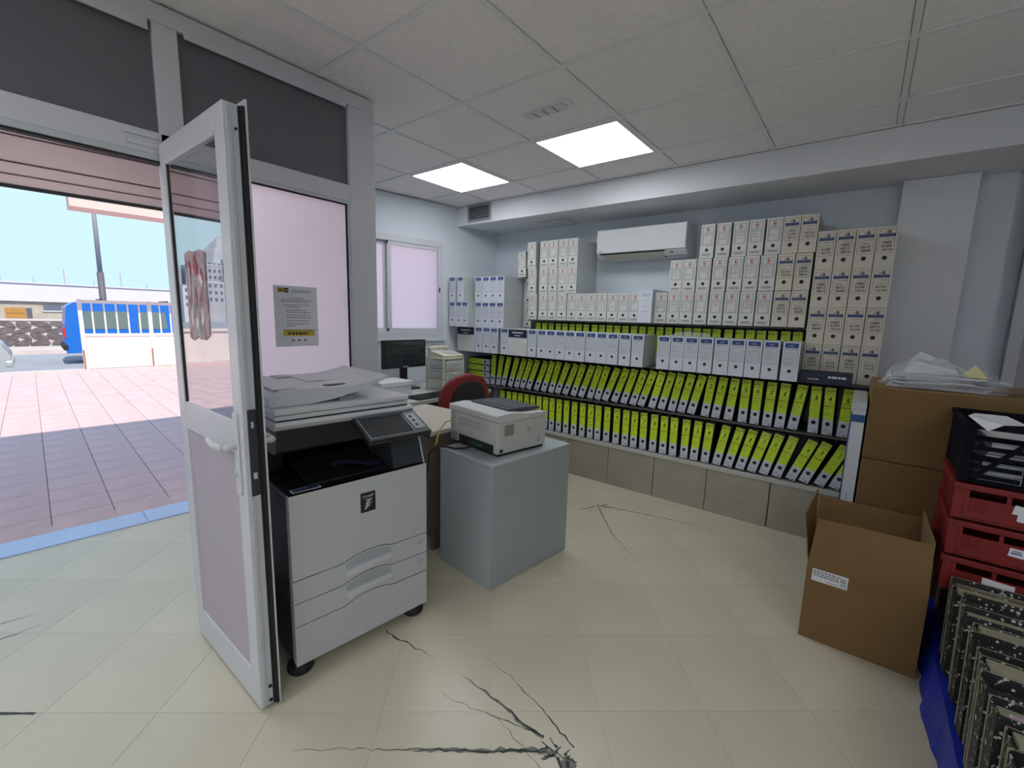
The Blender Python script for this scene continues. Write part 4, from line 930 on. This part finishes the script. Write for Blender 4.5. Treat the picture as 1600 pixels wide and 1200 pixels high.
tag(MB().add([(-.03, 0, .030), (.06, -.03, .012), (.13, .02, .012), (.08, .06, .035), (.02, -.05, -.012), (-.005, .06, .034)], [(0, 4, 1), (0, 1, 5), (1, 2, 3), (1, 3, 5)], 'paper').build('loose_sheet', loc=(.375, 2.352, zc+.222)), 'crumpled white sheet hanging over the corner of the black crate', 'paper')
# blue covered platform, marbled archive files
bp = thing('blue_covered_platform', 'low platform under a blue tarpaulin carrying files and crates', 'platform', (.335, 1.05, 0))
boxpart('pallet', bp, .03, 1.10, .03, 1.70, 0, .140, 'desk_edge')
tmb = MB(); NN = 34; rt = random.Random(2); bot = []; top = []
for i in range(NN+1):
    y = .015+1.70*i/NN; bot.append((rt.uniform(-.012, .014), y, 0.001)); top.append((.024, y, .146))
V_ = bot+top; FS = [(i, NN+1+i, NN+2+i, i+1) for i in range(NN)]
V_ += [(1.11, p[1], .146) for p in top]; FS += [(NN+1+i, 2*NN+2+i, 2*NN+3+i, NN+2+i) for i in range(NN)]
k0 = len(V_); V_ += [(.024, .015, .146), (1.11, .015, .146), (1.11, .005, .001), (0, .005, .001)]; FS.append((k0, k0+3, k0+2, k0+1))
tmb.add(V_, FS, 'tarp_blue'); tmb.build('tarpaulin', bp)
cs = thing('dark_carton', 'dark carton under the red crates, almost hidden by marbled files', 'cardboard box', (.40, 2.37, .1475)); boxpart('walls', cs, 0, .52, 0, .34, 0, .23, 'cardboard_dark'); boxpart('lid', cs, -.003, .523, -.003, .343, .205, .2365, 'cardboard_dark')
rm = random.Random(31)
yy = 2.285; k = 0
while k < 14:
    th_ = rm.uniform(.066, .074); hh = rm.uniform(.295, .325); lx = .378+rm.uniform(-.012, .022)-.0006*k; ln = rad(8.5)
    yy -= th_+.0135
    nm = ['farthest, against the red crates', 'second from the red crates', 'third from the red crates', 'fourth from the red crates', 'fifth from the red crates', 'sixth from the red crates', 'seventh from the red crates', 'eighth from the red crates', 'ninth from the red crates', 'tenth from the red crates', 'eleventh from the red crates', 'twelfth from the red crates', 'thirteenth from the red crates', 'nearest to the camera'][k]
    f = thing('marbled_archive_file', f'black and white marbled archive file on the blue platform, {nm}', 'archive file', (lx, yy, .160), 0, 'marbled archive files')
    f.rotation_euler = (-ln, 0, rad(rm.uniform(-.4, .4)))
    L_ = .29
    boxpart('front_cover', f, 0, L_, 0, .004, 0, hh, 'marbled'); boxpart('back_cover', f, 0, L_, th_-.004, th_, 0, hh+.012, 'marbled'); boxpart('spine', f, -.004, 0, 0, th_, 0, hh+.004, 'marbled')
    boxpart('papers', f, .006, L_-.01, .008, th_-.010, .004, hh-.006+.02*math.sin(k*2.1), 'paper_cream'); boxpart('cover_edge', f, -.003, L_, th_, th_+.0012, hh+.004, hh+.0135, 'paper_cream'); boxpart('spine_edge', f, -.0055, -.004, th_-.006, th_+.001, .01, hh+.012, 'paper_cream')
    if k in (9, 12): boxpart('divider', f, .02, L_-.02, .015, .018, .004, hh+.004, 'poster_pink' if k == 9 else 'drawer_clear')
    k += 1
# ================================================================== FILES AND ARCHIVE BOXES
FW, FD, FH = .066, .283, .316
_lm = {}
def label_mesh(year, dig, faint, seed):
    key = (year, dig, faint, seed)
    if key in _lm: return _lm[key]
    r = random.Random(seed*97+dig*7+int(year)); mb = MB(); ik = 'ink_soft' if faint else 'ink'; hw = .0275
    rect(mb, -hw, hw, .006, .308, 'white_label', -.0002); rect(mb, -hw, hw, .104, .308, 'yellow_label', -.0005)
    text(mb, year, -.001, .281, .049, .021, ik, y=-.0009, shear=.12, bold=.0011)
    x = -.024
    for z, a, b in ((.271, -.024, .022), (.262, -.02, .02)):
        x = a
        while x < b: w = r.uniform(.004, .010); rect(mb, x, x+w, z, z+.0028, 'ink_soft' if z < .27 else 'ink_red', -.0009); x += w+.002
    text(mb, str(dig), 0, .222, .007 if dig == 1 else .017, .031, ik, y=-.0009, shear=.15, bold=.0009)
    for z in (.208,): scribble(mb, -.022, .022, z, .006, ik, r, y=-.0009, t=.0016, step=.0032)
    if seed % 3 == 2: scribble(mb, -.02, .02, .186, .010, 'ink_red', r, y=-.0009, t=.0018, step=.0032)
    else: text(mb, 'MALTA', 0, .185, .047, .011, 'ink_red', y=-.0009, bold=.0008)
    for z in (.172, .158, .144, .128):
        if r.random() < .8: scribble(mb, -.022, r.uniform(.0, .022), z, .006, ik if r.random() < .5 else 'ink_soft', r, y=-.0009, t=.0016, step=.0032)
    scribble(mb, -.016, .014, .031, .012, 'ink_blue', r, y=-.0006, t=.0014, step=.004); rect(mb, -.026, .026, .024, .0255, 'ink_blue', -.0006); rect(mb, -.026, .026, .0195, .0205, 'ink_blue', -.0006); rect(mb, .004, .022, .010, .016, 'ink_grey', -.0006)
    _lm[key] = mb.mesh('spine_label'); return _lm[key]
cover_mesh = MB()
hw = FW/2
# spine, two boards as one folded cover
cover_mesh.prism([(-hw, .004), (-hw+.004, 0), (hw-.004, 0), (hw, .004), (hw, FD), (hw-.0025, FD), (hw-.0025, .006), (-hw+.0025, .006), (-hw+.0025, FD), (-hw, FD)], 'z', 0, FH, 'file_black')
cover_mesh = cover_mesh.mesh('cover')
papers_mesh = MB().box(-hw+.005, hw-.006, .012, FD-.012, .004, FH-.02, 'paper').mesh('papers')
hole_mesh = MB().lathe([(.0125, 0), (.0125, -.0016), (.0095, -.0016), (.0095, -.0008)], (0, 0, 0), 'black_plastic', 14, 'y').mesh('finger_hole')
def lever_file(loc, lean, year, dig, faint, seed, label, group, flat=False):
    o = thing('lever_arch_file', label, 'binder', loc, 0, group)
    th_ = rad(lean)
    if flat: o.rotation_euler = (0, rad(-90), 0); off = (0, 0, 0)
    else:
        o.rotation_euler = (0, th_, 0); s = -1 if lean >= 0 else 1; off = (s*FW/2, 0, 0)
    place('cover', cover_mesh, o, off); place('papers', papers_mesh, o, off); place('spine_label', label_mesh(year, dig, faint, seed), o, off)
    place('finger_hole', hole_mesh, o, (off[0], -.0002, .075))
    return o
ROW1 = [(-2.761,0),(-2.678,0),(-2.604,0),(-2.532,0),(-2.457,0),(-2.384,0),(-2.309,0),(-2.235,0),(-2.162,0),(-2.084,0),(-2.005,0),(-1.922,0),(-1.838,0),(-1.758,0),(-1.685,0),(-1.6,0),(-1.512,0),(-1.43,0),(-1.355,0),(-1.274,-1.0),(-1.192,.2),(-1.11,-.3),(-1.032,-.6),(-.947,.7),(-.874,3.4),(-.793,3.4),(-.713,9.4),(-.637,12.3),(-.557,12.5),(-.482,14.2),(-.407,14.2),(-.329,15.1),(-.248,19.7),(-.175,20.2),(-.09,22.0),(-.01,20.4)]
DIG1 = [1,2,3,4,5,6,1,2,3,4,5,6,7,1,2,3,4,5,6,7,8,8,7,6,5,4,3,2,1,7,6,5,4,3,2,1]
ROW2 = [(-2.913,3.0),(-2.842,8.5),(-2.775,14.0),(-2.688,16.5),(-2.61,18.4),(-2.538,19.5),(-2.462,20.2),(-2.371,20.7),(-2.286,18.7),(-2.201,16.0),(-2.13,20.0),(-2.049,21.1),(-1.961,18.1),(-1.883,19.9),(-1.794,16.9),(-1.72,16.0),(-1.649,20.2),(-1.562,18.7),(-1.477,16.4),(-1.398,16.4),(-1.328,17.6),(-1.235,13.4),(-1.158,13.1),(-1.076,10.7),(-1.004,11.7),(-.93,12.4),(-.828,6.2),(-.754,7.0),(-.667,5.0),(-.574,1.1),(-.497,.7),(-.42,1.7),(-.346,2.7),(-.271,6.6),(-.155,-1.1),(-.079,-1.7),(-.003,2.0)]
DIG2 = [2,3,4,3,4,5,6,6,7,1,1,2,3,4,5,6,7,1,2,3,4,5,6,7,8,1,2,3,4,5,6,7,1,2,3,4,5]
ROW4 = [-2.493,-2.417,-2.344,-2.263,-2.189,-2.113,-2.041,-1.966,-1.882,-1.81,-1.737,-1.665,-1.59,-1.512,-1.439,-1.367,-1.293,-1.221,-1.145,-1.074,-1.005,-.933,-.863,-.781,-.706,-.635,-.566,-.495,-.417,-.346]
def place_row(row, digs, z, y, yearf, rowname, group, faint0):
    n = len(row)
    for i, (xr, ln) in enumerate(row):
        xx = xr if ln >= 0 else xr-FW*math.cos(rad(ln))
        yr = yearf(i)
        left = i < n/2
        lab = f'yellow-labelled binder {yr} {digs[i]}, {ordw(i if left else n-1-i)} from {"left" if left else "right"} in {rowname}'
        lever_file((xx, y, z+.0005), ln, yr, digs[i], i >= faint0, i % 4, lab, group)
place_row(ROW1, DIG1, .359, 3.412, lambda i: '2018' if i < 17 else '2019', 'bottom row', 'binders in the bottom row', 29)
place_row(ROW2, DIG2, .704, 3.432, lambda i: '2020' if i < 25 else ('2021' if i < 32 else '2020'), 'slanting second row', 'binders in the slanting row', 99)
place_row([(x+FW/2, 0) for x in ROW4], [1+(i % 8) for i in range(30)], 1.046, 3.570, lambda i: '2020' if i < 14 else '2021', 'rear row behind white boxes', 'binders behind the white boxes', 99)
# two more binders half hidden by the cartons
lever_file((.0835, 3.432, .7045), 0, '2021', 6, False, 1, 'yellow-labelled black binder at the right end of the slanting row, behind cartons', 'binders in the slanting row')
# binders lying flat at the left end
for k in range(4):
    lever_file((-2.985, 3.435+.004*(k % 2), .7385+.0664*k), 0, '2020', k+1, False, 2, f'black binder lying flat at the left end, {["lowest", "second lowest", "second highest", "topmost"][k]} of four', 'binders lying flat', flat=True)

# ---- archive boxes
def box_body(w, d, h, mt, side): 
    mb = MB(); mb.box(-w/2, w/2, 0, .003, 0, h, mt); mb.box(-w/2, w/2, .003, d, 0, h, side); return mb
def white_front(seed, w=.097, h=.236):
    r = random.Random(seed); mb = MB()
    frame(mb, -.036, .036, .088, .222, .0024, 'ink_grey'); frame(mb, -.028, .028, .088, .172, .0018, 'ink_grey')
    # red crescent emblem
    P = []; Q = []
    for k in range(11): a = rad(40+280*k/10); P.append((.002+.011*math.cos(a), .204+.011*math.sin(a))); Q.append((.005+.006*math.cos(a), .205+.006*math.sin(a)))
    for k in range(10): mb.quad(*[(p[0], -.0008, p[1]) for p in (P[k], P[k+1], Q[k+1], Q[k])], 'logo_red')
    mb.add([(.007, -.0008, .204), (.018, -.0008, .208), (.010, -.0008, .199)], [(0, 1, 2)], 'logo_red')
    bars(mb, -.013, .013, .184, .005, 'logo_red', seed); rect(mb, -.034, .034, .177, .1785, 'logo_red', -.0006)
    for z in (.158, .140, .122):
        if r.random() < .85: scribble(mb, -.022, r.uniform(.008, .024), z, .008, 'ink' if r.random() < .6 else 'ink_grey', r, y=-.0008, t=.0019, step=.0035)
    if r.random() < .6:
        for k in range(10):
            a0, a1 = 2*PI*k/10, 2*PI*(k+1)/10; mb.quad(*[(rr_*math.cos(a)*1.2, -.0008, .099+rr_*math.sin(a)) for rr_, a in ((.008, a0), (.008, a1), (.0068, a1), (.0068, a0))], 'ink_grey')
    frame(mb, -.034, .034, .012, .030, .0012, 'ink_grey'); bars(mb, -.026, .026, .018, .005, 'ink_grey', seed+3); rect(mb, -.028, .028, .0265, .0285, 'ink', -.0008)
    mb.disc((0, -.001, .057), .0115, 'rubber'); return mb.mesh('printed_front')
def beige_front(seed):
    r = random.Random(seed); mb = MB()
    frame(mb, -.037, .037, .082, .222, .0018, 'ink_grey')
    # small horse-head like emblem
    mb.add([(-.002, -.0008, .196), (.018, -.0008, .196), (.016, -.0008, .208), (.010, -.0008, .217), (.002, -.0008, .212), (-.006, -.0008, .205), (.004, -.0008, .205)], [(0, 1, 2, 3, 4, 5, 6)], 'ink_grey')
    mb.add([(-.012, -.0008, .198), (-.004, -.0008, .202), (-.010, -.0008, .210)], [(0, 1, 2)], 'ink_grey')
    rect(mb, -.038, .038, .176, .194, 'navy', -.0006); rect(mb, -.026, .026, .183, .188, 'ink_grey', -.0009)
    dk = 'ink' if seed % 5 else 'ink_grey'
    scribble(mb, -.01, .034, .160, .007, dk, r, y=-.0009, t=.0018, step=.003)
    if seed % 2: text(mb, 'CAJAS', .0, .138, .044, .013, dk, y=-.0009, shear=.15, bold=.0011)
    else: scribble(mb, -.026, .02, .138, .011, dk, r, y=-.0009, t=.0016, step=.005)
    d1, d2 = r.choice(['01/10', '16/11', '01/09', '02/12']), r.choice(['15/10', '30/09', '28/10', '31/12'])
    text(mb, d1, 0, .116, .046, .013, dk, y=-.0009, shear=.2, bold=.0011); text(mb, d2, .002, .094, .046, .013, dk, y=-.0009, shear=.2, bold=.0011)
    for z in (.112, .134): rect(mb, -.032, .032, z-.0008, z, 'ink_grey', -.0006)
    mb.disc((0, -.001, .055), .0125, 'rubber'); return mb.mesh('printed_front')
def blue_front(seed):
    r = random.Random(seed); mb = MB()
    rect(mb, -.037, .037, .212, .242, 'navy', -.0005); text(mb, 'Uni', 0, .221, .026, .011, 'white_label', y=-.0009)
    rect(mb, -.037, .037, .203, .206, 'ink_grey', -.0005); frame(mb, -.037, .037, .098, .198, .0012, 'ink_grey', -.0005)
    for k in range(8):
        z = .104+.0115*k; rect(mb, -.037, .037, z, z+.0012, 'ink_grey', -.0005)
        if r.random() < .7: scribble(mb, -.03, r.uniform(-.005, .03), z+.002, .006, 'ink_blue' if r.random() < .6 else 'ink_red', r, y=-.0008, t=.001, step=.003)
    mb.disc((0, -.001, .064), .011, 'rubber'); return mb.mesh('printed_front')
WHITE_F = [white_front(s) for s in range(6)]; BEIGE_F = [beige_front(s) for s in range(8)]; BLUE_F = [blue_front(s) for s in range(5)]
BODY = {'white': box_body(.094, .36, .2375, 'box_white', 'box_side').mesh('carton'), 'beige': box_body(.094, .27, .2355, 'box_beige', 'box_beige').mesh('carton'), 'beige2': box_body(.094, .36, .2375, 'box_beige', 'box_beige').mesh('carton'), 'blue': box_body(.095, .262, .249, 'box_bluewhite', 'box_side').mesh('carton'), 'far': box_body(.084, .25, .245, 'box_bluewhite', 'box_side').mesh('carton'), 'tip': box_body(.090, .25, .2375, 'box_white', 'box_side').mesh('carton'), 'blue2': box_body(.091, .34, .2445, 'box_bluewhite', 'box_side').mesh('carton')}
TAPE = MB().box(-.049, .049, .01, .30, .2386, .2388, 'box_side').mesh('lid_flap')
cnt = [0]
def abox(kind, x, y, z, label, group, lean=0, seed=None, rz=0):
    s = cnt[0] if seed is None else seed; cnt[0] += 1
    k0 = 'blue' if kind == 'far' else ('white' if kind == 'tip' else kind.rstrip('2'))
    jr = random.Random(cnt[0]*13+5); y += jr.uniform(0, .008)
    o = thing('archive_box', label, 'archive box', (x, y, z), rz, group)
    if lean: o.rotation_euler = (0, rad(lean), rz)
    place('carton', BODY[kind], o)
    F_ = {'white': WHITE_F, 'beige': BEIGE_F, 'blue': BLUE_F}[k0]
    f = place('printed_front', F_[s % len(F_)], o)
    if kind in ('blue2', 'far'): f.scale = (.92 if kind == 'blue2' else .86, 1, .98)
    MB_side = None
    return o
Y5 = 3.487
def lab_lr(desc, i, n, tail):
    left = i < n/2
    return f'{desc}, {ordw(i if left else n-1-i)} from {"left" if left else "right"} in {tail}'
W5 = [-2.513,-2.390,-2.289,-2.184,-2.082,-1.984,-1.885,-1.785,-1.685,-1.586,-1.487,-1.274,-1.175,-1.076,-.973,-.867,-.764,-.662,-.560,-.457,-.358]
n = len(W5)
for i, x in enumerate(W5):
    bg = i >= n-2
    abox('beige2' if bg else 'white', x, Y5, 1.3885, lab_lr('beige navy-banded archive box' if bg else 'white archive box with red emblem', i, n, 'long upper row'), 'archive boxes in the long row')
W6 = [-2.530,-2.396,-2.294,-2.193,-2.092]; W7 = [-2.542,-2.399,-2.296,-2.193,-2.094]
for i, x in enumerate(W6): abox('white', x, Y5, 1.6285, f'white archive box, {ordw(i)} from left, middle tier left of air conditioner', 'archive boxes left of the air conditioner')
for i, x in enumerate(W7): abox('white', x, Y5, 1.8685, f'white archive box, {ordw(i)} from left, top tier left of air conditioner', 'archive boxes left of the air conditioner')
W6B = [-1.173,-1.075,-.972,-.865,-.760,-.659,-.557,-.455,-.356]
for i, x in enumerate(W6B):
    bg = i >= 7; abox('beige2' if bg else 'white', x, Y5, 1.6285, f'{"beige" if bg else "white"} archive box, {ordw(i)} from left, middle tier right of air conditioner', 'archive boxes right of the air conditioner')
W7B = [-.966,-.859,-.751,-.650,-.543,-.445,-.347]
for i, x in enumerate(W7B):
    bg = i >= 5; abox('beige2' if bg else 'white', x, Y5, 1.8685, f'{"beige" if bg else "white"} archive box, {ordw(i)} from left, top tier right of air conditioner', 'archive boxes right of the air conditioner')
BGX = [-.2475, -.1495, -.0510, .0470]
for r, (z, nm) in enumerate(((1.0465, 'bottom'), (1.2835, 'second'), (1.5205, 'third'), (1.7575, 'top'))):
    for c in range(4): abox('beige', BGX[c], Y5, z+(0.0), f'beige archive box in the right-hand block, {nm} tier, {ordw(c)} from its left', 'beige archive boxes by the pillar', seed=r*3+c*5+1)
ROW3 = [-3.036,-2.934,-2.832,-2.702,-2.375,-2.269,-2.169,-2.070,-1.971,-1.872,-1.772,-1.672,-1.572,-1.468,-1.361,-1.160,-1.061,-.961,-.860,-.757,-.657,-.557,-.456,-.345]
n = len(ROW3)
for i, x in enumerate(ROW3): abox('blue', x, 3.302, 1.0465, lab_lr('white archive box with navy label', i, n, 'row above slanting binders'), 'blue-labelled boxes in the row')
for i, x in enumerate((-3.046, -2.952, -2.858, -2.764)): abox('blue2', x, 3.302, 1.2975, f'navy-labelled archive box, {ordw(i)} from left in lower tier of the left block', 'blue-labelled boxes in the left block')
for i, x in enumerate((-3.046, -2.952, -2.858, -2.764)): abox('blue2', x, 3.302, 1.5435, f'navy-labelled archive box, {ordw(i)} from left in upper tier of the left block', 'blue-labelled boxes in the left block')
for i, x in enumerate((-3.316, -3.228, -3.141)): abox('far', x, 3.205, 1.2975, f'navy-labelled archive box against the window wall, lower tier, {ordw(i)} from left', 'blue-labelled boxes by the window wall')
for i, x in enumerate((-3.316, -3.200)): abox('far', x, 3.205, 1.5435, f'navy-labelled archive box against the window wall, upper tier, {ordw(i)} from left', 'blue-labelled boxes by the window wall')
# boxes with a dark printed header
def header_box(x0, x1, y, z0, z1, lab, dep):
    o = thing('storage_box', lab, 'storage box', ((x0+x1)/2, y, z0)); w = (x1-x0)/2; h = z1-z0
    boxpart('carton', o, -w, w, 0, dep, 0, h, 'box_white'); q = MB(); rect(q, -w+.002, w-.002, h*.68, h-.006, 'navy_dark', -.0008); q.build('header_print', o)
    q = MB(); bars(q, -w*.55, w*.55, h*.84, .012, 'paper', 11, y=-.0014); bars(q, -w*.3, w*.3, h*.74, .008, 'paper', 12, y=-.0014); q.build('lettering', o)
    return o
header_box(-3.332, -3.090, 3.30, 1.0465, 1.2965, 'white storage box with dark printed header at the far left of the shelf', .225)
header_box(-2.648, -2.428, 3.302, 1.0465, 1.2955, 'white storage box with dark header between the navy-labelled boxes', .262)
# plain box with a handwritten sheet, in the long upper row
o = thing('archive_box', 'plain white box with handwritten sheet, set proud in the long upper row', 'archive box', (-1.3815, 3.44, 1.3885)); boxpart('carton', o, -.054, .054, 0, .40, 0, .262, 'box_bluewhite')
q = MB(); rr_ = random.Random(6); text(q, '2023', 0, .208, .07, .02, 'ink_blue', y=-.0008, shear=.2)
for z in (.165, .12, .085): scribble(q, -.03, .03, z, .014, 'ink_blue', rr_, y=-.0008, t=.0018, step=.006)
q.build('handwriting', o)
# column of white boxes left of the first tier, the top one tipped
for k, z in enumerate((1.0465, 1.2845, 1.5225)): abox('white', -2.6612, Y5+.12, z, f'white archive box mostly hidden behind the navy-labelled block, {["lowest", "middle", "highest"][k]} one', 'half hidden white archive boxes')
abox('tip', -2.662, 3.50, 1.7915, 'white archive box tipped to the left above the navy-labelled block', 'half hidden white archive boxes', lean=-3)
# navy folder box below the beige block and plastic on the row
o = thing('navy_folder_box', 'flat navy box with white lettering under the beige archive boxes', 'box', (-.155, 3.345, 1.0465)); boxpart('carton', o, -.135, .135, 0, .10, 0, .072, 'navy_dark')
q = MB(); bars(q, .015, .105, .036, .013, 'paper', 8); q.build('lettering', o); q = MB(); bars(q, -.09, -.03, .02, .009, 'paper_grey', 9); q.build('lettering', o); q = MB()
for i in range(6): q.disc((-.12+.022*i, -.0008, .05), .005, 'navy', 6)
q.build('star_print', o)
o = thing('plastic_sheet', 'crumpled clear plastic lying on the navy-labelled boxes', 'plastic', (-1.0, 3.42, 1.2965)); crumple(0, 0, .001, .15, .09, .035, 'plastic_bag', '').build('film', o)
